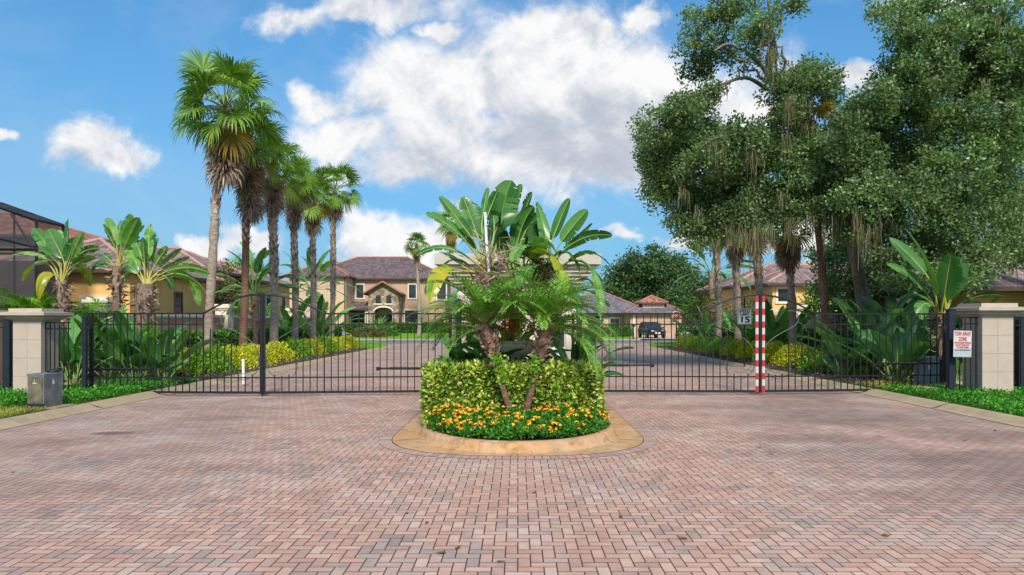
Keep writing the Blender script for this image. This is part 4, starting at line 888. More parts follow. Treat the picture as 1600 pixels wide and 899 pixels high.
# pinnate palms
def pinnate(mb, base, az, el, L, bend, n, ll, lw=.02, mi=0, mr=1, dr=.35, v=.5):
    h = np.array([math.cos(az), math.sin(az), 0]); N = 14; e = el+bend*.0; pts = [np.array(base, float)]; 
    for i in range(N): 
        ee = el-bend*((i+.5)/N)**1.3; pts.append(pts[-1]+L/N*(h*math.cos(ee)+UPV*math.sin(ee)))
    c = np.array(pts); mb.tube(c, np.linspace(.014, .003, N+1), 4, mr, True, False)
    t = nz(np.gradient(c, axis=0)); T = np.linspace(.14, 1, n); Tn = np.linspace(0, 1, N+1)
    for sd in (-1, 1):
        Tj = np.clip(T+rng.normal(size=n)*.006, 0, 1); o = np.stack([np.interp(Tj, Tn, c[:, j]) for j in range(3)], 1); tt = nz(np.stack([np.interp(Tj, Tn, t[:, j]) for j in range(3)], 1))
        s = np.cross(tt, UPV); s = nz(s+1e-6); nn = np.cross(s, tt); ang = (1.15-.75*Tj)[:, None]+rng.normal(size=(n, 1))*.12
        d = nz(tt*np.cos(ang)+(sd*s*math.cos(v)+nn*math.sin(v))*np.sin(ang)); Ln = (ll*np.sin(PI*np.clip(.15+.8*Tj, 0, 1))**.6*(.85+.3*rng.random(n)))[:, None]
        d2 = nz(d-UPV*dr*(.6+.8*rng.random((n, 1)))); sd_ = nz(np.cross(d, nn))*lw*.5
        p1 = o+d*Ln*.5; p2 = p1+d2*Ln*.5
        V = np.stack([o-sd_*.4, o+sd_*.4, p1+sd_, p1-sd_, p2+sd_*.12, p2-sd_*.12], 1).reshape(-1, 3); b0 = np.arange(n)[:, None]*6
        mb.add(V, np.concatenate([b0+[0, 1, 2, 3], b0+[3, 2, 4, 5]]), mi)
def date_palm(label, base, crown, group, n=72, L=1.12):
    base = np.array(base); crown = np.array(crown); r = thing('pygmy_date_palm', label, 'palm', base, 0, group); o = crown-base
    b = MB(); t = np.linspace(0, 1, 16); c = np.stack([o[0]*t**1.1, o[1]*np.clip((t-.5)/.5, 0, 1)**1.5, o[2]*t], 1); c[0, 2] = -.1
    tr_ = lambda q: .046+.012*q+.045*np.clip((q-.64)/.16, 0, 1)**1.3; b.tube(c, tr_(t), 10, 0); k = .60+.40*rng.random(210); az = rng.random(210)*2*PI; cc = np.stack([np.interp(k, t, c[:, j]) for j in range(3)], 1); h = np.stack([np.cos(az), np.sin(az), 0*az], 1)
    b.leaves(cc+h*tr_(k)[:, None]*.95, .10, .05, h*.5+[0, 0, .6], .3, 1); b.build('trunk', [M['palmred'], M['fibre']], r)
    g = MB()
    for i in range(n):
        q = (i+.5)/n; az = i*2.399963+rng.normal()*.2; side = math.cos(az)*(-np.sign(o[0])); el_ = math.radians(72-68*q)+rng.normal()*.1
        if q > .5 and (side > .1 or math.sin(az) < -.75): continue
        pinnate(g, o+np.array([0, 0, .1-.15*q]), az, el_, L*(.8+.35*rnd.random())*1.08, 1.25+.2*rng.normal()+.25*q, 38, .26*L, .017, dr=.5)
    g.build('crown', [M['pygmy'], M['petiole']], r); return r
date_palm('small date palm whose thin trunk leans left of the stone urn', (P(803, 640, 11.0)[0], 11.0, .12), P(757, 512, 11.5), 'two small date palms on the island')
date_palm('small date palm whose thin trunk leans right of the stone urn', (P(818, 640, 11.0)[0], 11.0, .12), P(853, 514, 11.5), 'two small date palms on the island', 78, 1.18)
b = MB()
for cx, cy, n in ((790, 480, 420), (801, 505, 420), (775, 512, 160), (828, 512, 160)): b.leaves(P(cx, cy, 12.3)+rng.normal(size=(n, 3))*[.10, .08, .15], .12, .022, np.array([0, -.2, .5]), .7, 0)
b.tube([(P(800, 560, 13.4)[0], 13.4, .1), (P(800, 500, 12.5)[0], 12.5, 1.85)], .05, 8, 1)
tag(b.build('orange_fruit_cluster', [M['orangefr'], M['palmred']]), 'orange fruit stalks bunched above the urn between the date palms', 'fruit stalks')

def hedge(name, label, box_, size, dens, mats, lsz=(.06, .032), cat='hedge', rnd_c=0.0, group=None, core='bush', top=True):
    x0, x1, y0, y1, z0, z1 = box_; r = thing(name, label, cat, ((x0+x1)/2, (y0+y1)/2, z0), 0, group)
    A = [(x1-x0)*(z1-z0)]*2+[(y1-y0)*(z1-z0)]*2+[(x1-x0)*(y1-y0)]; N = [int(a*dens) for a in A]; PL = []
    def w_(P_): # soft bulges
        return P_
    for i, n in enumerate(N):
        u, v = rng.random(n), rng.random(n); dpt = np.abs(rng.normal(size=n))*size*.6
        if i < 2: p = np.stack([x0+u*(x1-x0), (y0+dpt) if i == 0 else (y1-dpt), z0+v*(z1-z0)], 1); o = [0, -1 if i == 0 else 1, .25]
        elif i < 4: p = np.stack([(x0+dpt) if i == 2 else (x1-dpt), y0+u*(y1-y0), z0+v*(z1-z0)], 1); o = [-1 if i == 2 else 1, 0, .25]
        else: p = np.stack([x0+u*(x1-x0), y0+v*(y1-y0), z1-dpt], 1); o = [0, 0, 1]
        if rnd_c:  # pull corners in
            for ax, (a, c) in enumerate(((x0, x1), (y0, y1))):
                m = (a+c)/2; hh = (c-a)/2; other = 1-ax
            q = np.stack([(p[:, 0]-(x0+x1)/2)/((x1-x0)/2), (p[:, 1]-(y0+y1)/2)/((y1-y0)/2)], 1); e = 5.0
            nn = (np.abs(q)**e).sum(1)**(1/e); over = np.maximum(nn, 1); q = q/over[:, None]
            p[:, 0] = (x0+x1)/2+q[:, 0]*(x1-x0)/2; p[:, 1] = (y0+y1)/2+q[:, 1]*(y1-y0)/2
            p[:, 2] -= np.clip(nn-.93, 0, .2)*.5
        p += .038*np.sin(p[:, [1, 2, 0]]*5.3+1)*np.sin(p[:, [2, 0, 1]]*3.1)+rng.normal(size=p.shape)*size*.3
        PL.append((p, np.array(o)))
    f = MB()
    for p, o in PL: f.leaves(p, lsz[0], lsz[1], o*.9, 1.0, 0)
    f.build('foliage', mats, r, True)
    s = size*1.1; c = MB(); c.prism([(x0+s*2, y0+s), (x1-s*2, y0+s), (x1-s, y0+s*2), (x1-s, y1-s*2), (x1-s*2, y1-s), (x0+s*2, y1-s), (x0+s, y1-s*2), (x0+s, y0+s*2)], z0, z1-s); c.build('dark_core', M['twigs'], r, True)  # added solid dark box inside the leaves, blocks the view through
    return r
M['twigs'] = plain('dark_hedge_core', (.022, .035, .012), .95, var=.5, scale=25)  # near-black green of the solid box inside each hedge
hx0, hx1 = X1(663, 11.25), X1(941, 11.25)
hedge('clipped_hedge', 'clipped variegated yellow-green hedge on the island behind the orange flowers', (hx0, hx1, 11.25, 12.35, .12, 1.04), .06, 3600, [M['varieg']], (.095, .046), rnd_c=1)
hedge('clipped_hedge', 'dark green clipped hedge along the wall left of the drive', (-13.6, -12.75, 22.5, 50, .1, 1.32), .09, 900, [M['bush']], (.12, .07))
hedge('clipped_hedge', 'dark green clipped hedge along the wall right of the drive', (12.8, 13.7, 23.5, 50, .1, 1.32), .09, 900, [M['bush']], (.12, .07))
# flower bed
b = MB()
def bedpts(n, inset=.1):
    out = []
    while len(out) < n:
        x = rng.uniform(-1.42, 1.42); y = rng.uniform(9.5, 11.35)
        yf = 11.1-(11.1-9.62)*math.sqrt(max(0, 1-(x/1.47)**2))
        if y > yf: out.append((x, y, yf))
    return np.array(out)
q = bedpts(17000); hgt = .10+np.clip((q[:, 1]-q[:, 2])/.9, 0, 1)**.6*.15+.05*np.sin(q[:, 0]*7)*np.sin(q[:, 1]*6+1)
Pn = np.stack([q[:, 0], q[:, 1], .12+hgt*rng.random(len(q))**.35], 1); b.leaves(Pn, .055, .032, np.array([0, -.4, .6]), 1.0, 0)
q = bedpts(400); hgt = .12+np.clip((q[:, 1]-q[:, 2])/.9, 0, 1)**.6*.17+.05*np.sin(q[:, 0]*7)*np.sin(q[:, 1]*6+1)
m = rng.random(len(q)) < (.18+.8*np.abs(np.sin(q[:, 0]*2.3+.4))**.8*(.5+.5*np.sin(q[:, 1]*5+q[:, 0]*3)**2)); q = q[m]; hgt = hgt[m]
for (x, y, yf), h in zip(q, hgt):
    c = np.array([x, y, .135+h*(.75+.3*rnd.random())]); n = 12; rr = .030+.016*rnd.random()
    d = nz(rng.normal(size=(n, 3))+[0, -.5, .9]); V = []
    for k in range(n):
        s = nz(np.cross(d[k], [.3, .2, 1])); tt = np.cross(d[k], s); o = c+d[k]*rr*[1, 1, .6]; V += [o-s*.014, o+tt*.014, o+s*.014, o-tt*.014]
    # petals of one head welded into one island so a head has one colour
    F4 = np.arange(4*n).reshape(n, 4); b.add(np.array(V), F4, 1)
fl = b.build('lantana_bed', [M['lantana'], M['flower']]); fl['kind'] = 'stuff'; fl['label'] = 'orange and yellow lantana flowers in front of the variegated hedge'
# vines / dark leaves around the urn
def rosette(name, label, loc, n, L, Wd, mats, mi=0, tear=.05, el=(75, 22), cat='plant', group=None, spread=.15, pet=.3, rp=.012, bend=.9, mats_idx=None, world=None):
    r = thing(name, label, cat, loc, 0, group); b = MB(); st_ = MB(); st_.tube([(0, 0, -.15), (0.01, 0, .12)], [spread*.6+.03, spread*.35+.02], 8); st_.build('rootstock', M['fibrebark'], r)
    for i in range(n):
        q = (i+.5)/n; az = i*2.399963+rng.normal()*.3; e = math.radians(el[0]+(el[1]-el[0])*q)+rng.normal()*.08; h = np.array([math.cos(az), math.sin(az), 0]); Lq = L*(.75+.5*rnd.random()); pl = pet*Lq*(.7+.6*rnd.random())
        o = h*spread*rnd.random(); st = o+(h*math.cos(e)+UPV*math.sin(e))*pl; ct = st+(h*math.cos(e)+UPV*math.sin(e))*Lq*.5; e2 = e-bend*(.6+.8*rnd.random()); tp = ct+(h*math.cos(e2)+UPV*math.sin(e2))*Lq*.5
        paddle(b, o, st, ct, tp, Wd*(.8+.4*rnd.random()), roll=rng.normal()*.3, tear=tear, mi=mi if mats_idx is None else rnd.choice(mats_idx), mp=1, rp=rp, nL=14)
    b.build('foliage', PADM(), r); return r
rosette('broad_leaved_plant', 'dark glossy broad-leaved plant rising behind the hedge left of the urn', (P(738, 560, 12.7)[0], 12.7, .5), 18, .75, .20, None, 4, 0, (75, 30), pet=.5)
rosette('broad_leaved_plant', 'dark glossy broad-leaved plant rising behind the hedge at the right end of the island', (P(900, 560, 12.8)[0], 12.8, .5), 22, .85, .20, None, 4, 0, (80, 35), pet=.5)
rosette('broad_leaved_plant', 'mid green leafy plant filling the space directly behind the stone urn', (P(802, 560, 13.35)[0], 13.35, .9), 26, .85, .26, None, 0, .1, (88, 25), pet=.35)
rosette('broad_leaved_plant', 'leafy plant in deep shade between the urn and the gatehouse window', (P(765, 560, 13.5)[0], 13.5, .8), 20, .8, .24, None, 0, .1, (88, 25), pet=.35)
rosette('broad_leaved_plant', 'low pale green leafy plant beside the right date palm trunk', (P(832, 565, 12.6)[0], 12.6, .55), 16, .5, .10, None, 3, 0, (80, 20), pet=.4)
def vine(px0, py0, px1, py1, D, label):
    b = MB(); n = 260; t = rng.random(n)[:, None]; p = P(px0, py0, D)*(1-t)+P(px1, py1, D)*t+rng.normal(size=(n, 3))*[.04, .04, .03]; b.leaves(p, .06, .04, None, 1, 0); b.tube([P(px0, py0, D), P(px1, py1, D)], .008, 5)
    tag(b.build('climbing_vine', M['lime']), label, 'vine')
vine(786, 600, 776, 556, 10.98, 'light green vine climbing the left date palm trunk'); vine(830, 605, 838, 560, 10.98, 'light green vine climbing the right date palm trunk')

# ---- shrubs
def mound(name, label, loc, rx, ry, h, n, mat, lsz=(.09, .05), cat='shrub', group=None, spikes=0):
    r = thing(name, label, cat, loc, 0, group); b = MB(); d = nz(rng.normal(size=(n, 3))); d[:, 2] = np.abs(d[:, 2]); rad = .55+.45*rng.random((n, 1))**.5
    w_ = 1+.12*np.sin(d[:, :1]*5+loc[0])*np.cos(d[:, 1:2]*6+loc[1]); p = d*rad*w_*[rx, ry, h]; b.leaves(p, lsz[0], lsz[1], d*.7+[0, 0, .5], .8, 0)
    b.build('foliage', M[mat], r); s = MB()
    for i in range(6):
        a = i*1.05; s.tube([(0.03*math.cos(a), .03*math.sin(a), -.05), (rx*.5*math.cos(a), ry*.5*math.sin(a), h*.6)], [.015, .006], 5)
    s.build('stems', M['oakbark'], r); return r
SG = 'golden shrubs along the drive'
words = ['nearest the gate', 'second', 'third', 'fourth', 'fifth', 'sixth', 'seventh', 'eighth', 'ninth', 'tenth', 'eleventh']
i = 0
for k, (y, mt) in enumerate(((22.3, 'gold'), (22.0, 'lime'), (24.0, 'gold'), (26.3, 'gold'), (28.8, 'gold'), (31.3, 'lime'), (33.8, 'gold'), (36.3, 'lime'), (38.8, 'gold'), (41.6, 'gold'))):
    x = (-11.0 if k == 0 else -9.75 if k == 1 else -10.0 - .02*(y-22))
    mound('golden_shrub' if mt == 'gold' else 'green_shrub', '%s %s shrub along the left side of the drive, counted from the gate' % (words[k] if k else 'nearest', 'yellow-leaved' if mt == 'gold' else 'bright green'), (x, y, .12), .85 if k != 1 else .62, 1.15, .78 if mt == 'gold' else .86, 2600, mt, (.10, .05), group=SG)
for k, (y, mt) in enumerate(((20.6, 'lime'), (23.0, 'lime'), (25.4, 'gold'), (27.6, 'gold'), (30.0, 'gold'), (32.4, 'gold'), (34.8, 'lime'), (37.2, 'lime'), (40.0, 'lime'), (43.5, 'gold'))):
    mound('golden_shrub' if mt == 'gold' else 'green_shrub', '%s %s shrub along the right side of the drive, counted from the gate' % (words[k] if k else 'nearest', 'yellow-leaved' if mt == 'gold' else 'bright green'), (10.2+.02*(y-22) if k else 10.6, y, .12), .85, 1.2, .8, 2600, mt, (.10, .05), group=SG)
for k, (px, D, w_, h) in enumerate(((1071, 70, 1.0, 1.6), (930, 76, 1.6, 1.3), (958, 75.5, 1.2, 1.5), (980, 75.5, .7, 1.2), (575, 69, 1.9, .95), (602, 71, 1.4, .9))):
    mound('round_shrub', ['round green shrub by the white fence', 'shrub under the window of the one storey house', 'loose shrub left of the garage of the one storey house', 'small shrub beside the garage pier', 'wide brownish shrub on the lawn of the two storey house', 'rounded shrub right of the wide brownish one'][k], (X1(px, D), D, float(lawnz(X1(px, D), D))), w_, .9, h, 1800, 'bush' if k != 4 else 'rose', (.16, .09), group=None)
hedge('clipped_hedge', 'long low hedge in front of the two storey house', (X1(608, 77), X1(705, 77), 76.5, 77.6, .45, 1.5), .12, 260, [M['bush']], (.22, .13))
hedge('clipped_hedge', 'short low hedge left of the porch of the two storey house', (X1(524, 77), X1(575, 77), 76.5, 77.6, .45, 1.4), .12, 260, [M['bush']], (.22, .13))
date_r = rosette('bright_green_shrub', 'bright arching green shrub standing over the brownish shrub before the porch', (X1(592, 72), 72, .4), 60, 1.9, .16, None, 3, .1, (88, 20), cat='shrub', pet=.2)
# ---- grass & ground cover
def scatter(poly_fn, n, z, L, Wd, mat, name, out=(0, 0, .5), zj=.08, label=None, spread=.9):
    p = poly_fn(n); z_ = z+zj*rng.random(len(p))+.03*np.sin(p[:, 0]*4)*np.sin(p[:, 1]*3.1)
    b = MB(); cl_ = np.sin(p[:, 0]*2.1+1)*np.sin(p[:, 1]*1.7)+np.sin(p[:, 0]*5.3+p[:, 1]*4.1)*.5; kp = rng.random(len(p)) < np.clip(.85+.25*cl_, .3, 1); p = p[kp]; z_ = z_[kp]; b.leaves(np.stack([p[:, 0], p[:, 1], z_], 1), L, Wd, np.array(out), spread, 0); o = b.build(name, M[mat]); o['kind'] = 'stuff'; o['label'] = label or name.replace('_', ' '); return o
def rect(x0, x1, y0, y1, cond=None):
    def f(n):
        p = np.stack([rng.uniform(x0, x1, n), rng.uniform(y0, y1, n)], 1); return p if cond is None else p[cond(p[:, 0], p[:, 1])]
    return f
scatter(rect(-16, -8.98, 11.5, 16.9, lambda x, y: ((y > 13.2) | (x > -8.0)) & ~((x > -10.0) & (x < -8.6) & (y > 12.9) & (y < 14.1)) & ((x < -11.6)|(x > -10.85)|(y < 15.7))), 60000, .10, .055, .036, 'cover', 'ground_cover', zj=.13, label='bright green leafy ground cover around the left pillar')
scatter(rect(-16, -8.98, 10.5, 13.3), 34000, .09, .07, .012, 'dry', 'patchy_grass', (0, 0, 1.1), .03, 'yellowing patchy grass at the left edge', .6)
scatter(rect(8.98, 15, 10.5, 17.2, lambda x, y: ((x < 10.6)|(x > 11.36)|(y < 15.75)) & ~((x > 9.5) & (x < 10.1) & (y > 16.2))), 65000, .10, .055, .036, 'cover', 'ground_cover', zj=.14, label='bright green leafy ground cover around the right pillar')
scatter(rect(-11.2, -9.0, 16.8, 19.5), 9000, .12, .06, .03, 'cover', 'ground_cover', zj=.08, label='green ground cover just inside the left gate')
scatter(rect(9.0, 11.5, 17.2, 24, lambda x, y: (x > 10.2) | (y < 18.6)), 14000, .12, .06, .03, 'dry', 'low_weeds', zj=.05, label='patchy green weeds inside the right gate')
scatter(rect(-14, -8.98, 43, 55.2, lambda x, y: ((x+8.5)**2 > 0) & (x < -9.0-7.5*(1-np.sqrt(np.clip(1-((y-46).clip(0)/9.7)**2, 0, 1))))), 26000, .10, .10, .02, 'blade', 'lawn_grass_blades', (0, 0, 1.2), .02, 'bright lawn grass at the left corner of the side street', .5)
scatter(rect(8.98, 17, 45, 55.2, lambda x, y: x > 9.0+7.5*(1-np.sqrt(np.clip(1-((y-46).clip(0)/9.7)**2, 0, 1)))), 26000, .10, .10, .02, 'blade', 'lawn_grass_blades', (0, 0, 1.2), .02, 'bright lawn grass at the right corner of the side street', .5)

# ---- left group of bird of paradise
D1 = 19.8; LGp = 'bird of paradise trees behind the left gate'
def px_tree(label, D, rootpx, crown, leaves_, group, r=.125, name='bird_of_paradise_tree', scale=1.0, x2=None):
    base = np.array([(rootpx-HX)*D/F, D, .12]); rt = thing(name, label, 'tree', base, 0, group); b = MB()
    for a in leaves_:
        kw = dict(a[4]) if len(a) > 4 else {}; kw.setdefault('mi', rnd.choice([0, 0, 3])); kw.setdefault('tear', .26); kw.setdefault('roll', rnd.uniform(.3, 1.1)); kw.setdefault('mp', 5)
        tx, ty = a[0]; st = a[1]; bs = (crown[0]+(st[0]-crown[0])*.25, crown[1]+8); dD = kw.pop('dD', rnd.uniform(-1, 1))
        px_leaf(b, D, bs, st, a[2], (tx, ty), a[3]*1.3, dD, rp=.024, **kw)
    b.build('foliage', PADM(), rt, True); fibre_trunk(rt, [base-[0, 0, .2], P((rootpx+crown[0])/2+2, (crown[1]+600)/2, D), P(crown[0], crown[1]+8, D)], r, 260)
    return rt
px_tree('bird of paradise tree with a yellow drooping leaf, before the screened pool enclosure', D1, 104, (96, 432), [((52, 357), (88, 402), None, 19), ((75, 358), (98, 404), None, 22), ((107, 342), (104, 398), None, 22), ((130, 363), (112, 402), None, 14), ((12, 402), (76, 406), (48, 388), 12, dict(mi=3)), ((37, 440), (72, 412), (48, 405), 17, dict(mi=2, roll=.6)),
    ((156, 390), (112, 410), (132, 385), 14), ((150, 402), (112, 418), (135, 400), 12), ((142, 448), (118, 420), (138, 412), 13, dict(mi=2, tear=.4)), ((62, 383), (90, 412), None, 14), ((120, 372), (105, 410), None, 18), ((90, 360), (95, 405), None, 18, dict(dD=1.2)), ((60, 470), (84, 430), (62, 425), 12, dict(mi=2))], LGp)
px_tree('slim upright bird of paradise tree between the two wider ones of its group', D1+.8, 176, (184, 408), [((205, 335), (190, 385), None, 16), ((217, 340), (194, 388), None, 17), ((161, 350), (180, 388), None, 12), ((168, 340), (182, 385), None, 15), ((226, 352), (196, 392), None, 14), ((150, 400), (172, 408), (160, 392), 12), ((145, 425), (170, 412), (152, 405), 12, dict(mi=4)),
    ((188, 345), (186, 385), None, 15, dict(dD=1)), ((222, 395), (196, 405), (212, 388), 12), ((138, 420), (168, 418), (150, 405), 10, dict(mi=4)), ((230, 420), (198, 410), (222, 398), 13)], LGp)
px_tree('bird of paradise tree with long leaves arching out before the yellow house wall', D1, 214, (228, 436), [((234, 350), (232, 405), None, 17), ((223, 371), (226, 412), None, 16), ((248, 373), (238, 412), None, 19, dict(roll=1.2)), ((262, 385), (242, 415), None, 15), ((284, 389), (248, 418), None, 13), ((297, 402), (252, 422), None, 12), ((328, 428), (262, 424), (300, 412), 13, dict(mi=3)), ((323, 458), (262, 430), (295, 420), 13),
    ((311, 478), (272, 432), (305, 428), 14, dict(tear=.5)), ((197, 386), (216, 418), (205, 395), 15), ((198, 440), (216, 424), (196, 412), 13, dict(mi=3, tear=.5)), ((205, 360), (222, 405), None, 14, dict(dD=1)), ((190, 420), (215, 428), (200, 405), 14), ((270, 455), (245, 430), (262, 425), 12, dict(mi=4)), ((240, 362), (232, 410), None, 16, dict(dD=1.1))], LGp, .2)
def thicket(name, label, cx, D, nspots, wpx, L, Wd, idx, n=10, z=.1, group=None):
    for k in range(nspots):
        px = cx+wpx*(k/(max(1, nspots-1))-.5)
        rosette(name, label[k], (X1(px, D), D+rng.normal()*.5, z), n, L*(.85+.3*rnd.random()), Wd, None, 0, .1, (86, 38), group=group, pet=.55, rp=.018, bend=.6, mats_idx=idx)
thicket('young_bird_of_paradise', ['young bird of paradise clump behind the left fence panel', 'young bird of paradise clump just right of the left hinge post', 'young bird of paradise clump under the middle left tree', 'young bird of paradise clump under the right left-hand tree', 'young bird of paradise clump at the end of the left hedge', 'low young bird of paradise clump left of the dark hedge'], 178, 19.2, 6, 165, 1.05, .40, [0, 3, 0], 15)
# ---- right banana / elephant ears
px_tree('large banana plant with one upright torn leaf, behind the right hinge post', 18.6, 1470, (1468, 486), [((1413, 357), (1462, 462), (1450, 400), 28, dict(roll=.8, tear=.08, dD=-.8)), ((1390, 373), (1446, 428), (1420, 395), 20, dict(roll=.9, tear=.05, dD=.4)), ((1486, 398), (1474, 470), None, 38, dict(roll=1.2, tear=.1, mi=0, dD=-.6)), ((1503, 402), (1486, 462), None, 24, dict(mi=4, roll=1.1)),
    ((1386, 414), (1450, 462), (1420, 420), 18, dict(mi=0)), ((1568, 462), (1490, 484), (1520, 455), 14, dict(mi=4)), ((1545, 480), (1488, 490), (1512, 462), 12, dict(mi=4)), ((1478, 497), (1476, 462), None, 15, dict(mi=2, roll=1.3, tear=0, dD=-.9)), ((1520, 430), (1486, 470), (1500, 430), 16, dict(mi=4)), ((1440, 500), (1458, 478), (1435, 465), 18, dict(mi=0)), ((1405, 470), (1455, 474), (1425, 450), 16)], None, .12, 'banana_plant')
thicket('elephant_ear_plant', ['elephant ear clump at the left edge of the right thicket', 'elephant ear clump under the oak beside the sidewalk', 'broad dark elephant ear clump behind the right gate leaf', 'elephant ear clump with pale midribs behind the right gate leaf', 'elephant ear clump left of the banana stem', 'elephant ear clump behind the tow away sign'], 1420, 20.0, 6, 165, 1.1, .50, [4, 0, 0], 16)
thicket('elephant_ear_plant', ['back elephant ear clump, left one against the yellow wall', 'back elephant ear clump, middle one against the yellow wall', 'back elephant ear clump behind the banana plant', 'back elephant ear clump nearest the right pillar'], 1430, 22.5, 4, 170, 1.5, .56, [4, 0], 15)
b = MB(); 
# mid-distance bird of paradise
thicket('bird_of_paradise_shrub', ['upright bird of paradise shrub behind the striped board', 'bird of paradise shrub right of the striped board', 'bird of paradise shrub by the second right palm trunk'], 1212, 31, 3, 46, 1.7, .36, [0, 3], 13)
thicket('bird_of_paradise_shrub', ['bird of paradise shrub left of the farthest right palm', 'bird of paradise shrub behind the speed limit sign'], 1128, 42, 2, 42, 1.8, .36, [0, 3], 13)
thicket('bird_of_paradise_shrub', ['bird of paradise shrub between the second and third left palms', 'tall bird of paradise shrub beyond the fourth left palm', 'tall bird of paradise shrub by the last left palm'], 450, 41, 3, 90, 2.0, .40, [0, 3], 16)
def tall_rosette(label, px, D, crown_py, L, n, idx, stem='fibrebark', dead=0):
    base = np.array([X1(px, D), D, .1]); z = CH-(crown_py-HY)*D/F
    r = rosette('bird_of_paradise_tree', label, base, n, L, L*.24, None, 0, .2, (85, -15), pet=.5, rp=.03, mats_idx=idx, cat='tree')
    for ch in [o for o in bpy.data.objects if o.parent == r and o.name.startswith('foliage')]: ch.location = (0, 0, z-.1)
    fibre_trunk(r, [base-[0, 0, .2], base+[0.05, 0, (z-.1)*.5], base+[0, 0, z-.1]], .16, 120); return r
tall_rosette('bird of paradise tree in front of the wall, between the second and third left palms', 398, 33, 458, 1.8, 16, [0, 3])
tall_rosette('bird of paradise tree behind the wall, left of the two storey house', 487, 56, 452, 2.6, 20, [0, 3])
tall_rosette('bird of paradise tree left of the farthest right palm, with an orange trunk', 1111, 47, 426, 2.0, 14, [0, 0, 2])
def areca(label, base, n, L, nstem, mat='areca', up=(86, 10), h=0, bend=1.3, nl=46):
    r = thing('areca_palm', label, 'palm', base); b = MB(); s = MB()
    for k in range(nstem):
        a = k*2.4; o = np.array([.35*math.cos(a)*(k > 0), .35*math.sin(a)*(k > 0), 0]); hh = h*(.75+.35*rnd.random()); s.tube([o-[0, 0, .2], o*1.6+[0, 0, hh]], [.07, .05], 7, 0)
        for i in range(n):
            q = (i+.5)/n; pinnate(b, o*1.6+[0, 0, hh], i*2.4+k, math.radians(up[0]+(up[1]-up[0])*q), L*(.8+.35*rnd.random()), bend+.25*rng.normal(), nl, .24*L, .03*L*.6, dr=.45)
    b.build('crown', [M[mat], M['petiole']], r); s.build('stems', M['palmbark'], r); return r
areca('bushy bright green areca palm in front of the screened enclosure', (X1(62, 23.5), 23.5, .1), 16, 1.9, 6, h=1.3)
areca('areca palm behind the leftmost bird of paradise tree', (X1(150, 23), 23, .1), 14, 1.9, 4, h=.9)
areca('feathery palm rising between the two yellow houses on the left', (X1(362, 46), 46, .1), 16, 2.8, 3, 'pygmy', h=4.3)
areca('small yellow-green palm beside the orange-trunked bird of paradise on the right', (X1(1092, 48), 48, .1), 14, 2.0, 3, h=2.2)
rosette('ti_plant', 'red leaved ti plant glimpsed low behind the right gate', (X1(1381, 19.6), 19.6, .1), 22, .8, .10, None, 0, 0, (85, 50), pet=.2)
# ------------------------------------------------------------------ broadleaf trees
def tree(name, label, base, D, blobs, fork, mat, cl_m2=7.0, leaf=(.11, .055), nl=46, cr=.36, group=None, r0=.34, depth=1.15, dspread=1.6, bark='oakbark', limb_r=.11, twigs=True, spread=1.0):
    base = np.array(base, float); rt = thing(name, label, 'tree', base, 0, group); f = MB(); w_ = MB(); fk = np.array(fork, float)
    tp = bez([base-[0, 0, .3], (base+fk)/2+[.3, .2, 0], fk], 9); w_.tube(tp, np.linspace(r0, r0*.62, 9), 10)
    nodes = [fk]; B = []
    for q in blobs:
        px, py, rx, ry = q[:4]; dd = q[4] if len(q) > 4 and q[4] is not None else rnd.uniform(-dspread, dspread); dn = q[5] if len(q) > 5 else 1.0
        c = P(px, py, D+dd); s = (D+dd)/F; B.append((c, np.array([rx*s*spread, max(.8, (rx+ry)*.5*s*depth), ry*s*spread]), dn))
    for c, R_, dn in sorted(B, key=lambda q: np.linalg.norm(q[0]-fk)):
        nd = min(nodes, key=lambda n_: np.linalg.norm(n_-c)+.35*np.linalg.norm(n_-fk)*0); mid = (nd+c)/2+rng.normal(size=3)*.25+[0, 0, .15]
        L = np.linalg.norm(c-nd); p = bez([nd, mid, c], 8); p[1:-1] += rng.normal(size=(6, 3))*.06
        ra = limb_r*(1.0 if np.linalg.norm(nd-fk) < .1 else .62); w_.tube(p, np.linspace(ra, ra*.4, 8), 7); nodes.append(c)
        n = max(6, int(cl_m2*dn*2.0*(R_[0]*R_[2]+R_[0]*R_[1]+R_[1]*R_[2]))); d = nz(rng.normal(size=(n, 3))); rad = rng.random((n, 1))**.45; cc = c+d*rad*R_*(.85+.35*rng.random((n, 1)))
        if twigs:
            for k in range(0, n, 3):
                e = cc[k]; m_ = (c+e)/2+rng.normal(size=3)*.15; w_.tube(bez([c, m_, e], 5), np.linspace(.024, .006, 5), 4, 0, True, False)
        szs = cr*(.6+.8*rng.random(n)); sq = nz(rng.normal(size=(n, 3)))
        cnt = np.maximum(8, (nl*(szs/cr)**2).astype(int)); idx = np.repeat(np.arange(n), cnt); dl = nz(rng.normal(size=(len(idx), 3)))*(rng.random((len(idx), 1))**.5)*[1, 1, .7]
        Pn = cc[idx]+dl*szs[idx][:, None]; f.leaves(Pn, leaf[0], leaf[1], dl*.8+[0, 0, .1], .8, 0, up=.9)
    f.build('crown', mat, rt, True); w_.build('trunk', M[bark], rt, True); return rt
OD = 24.0
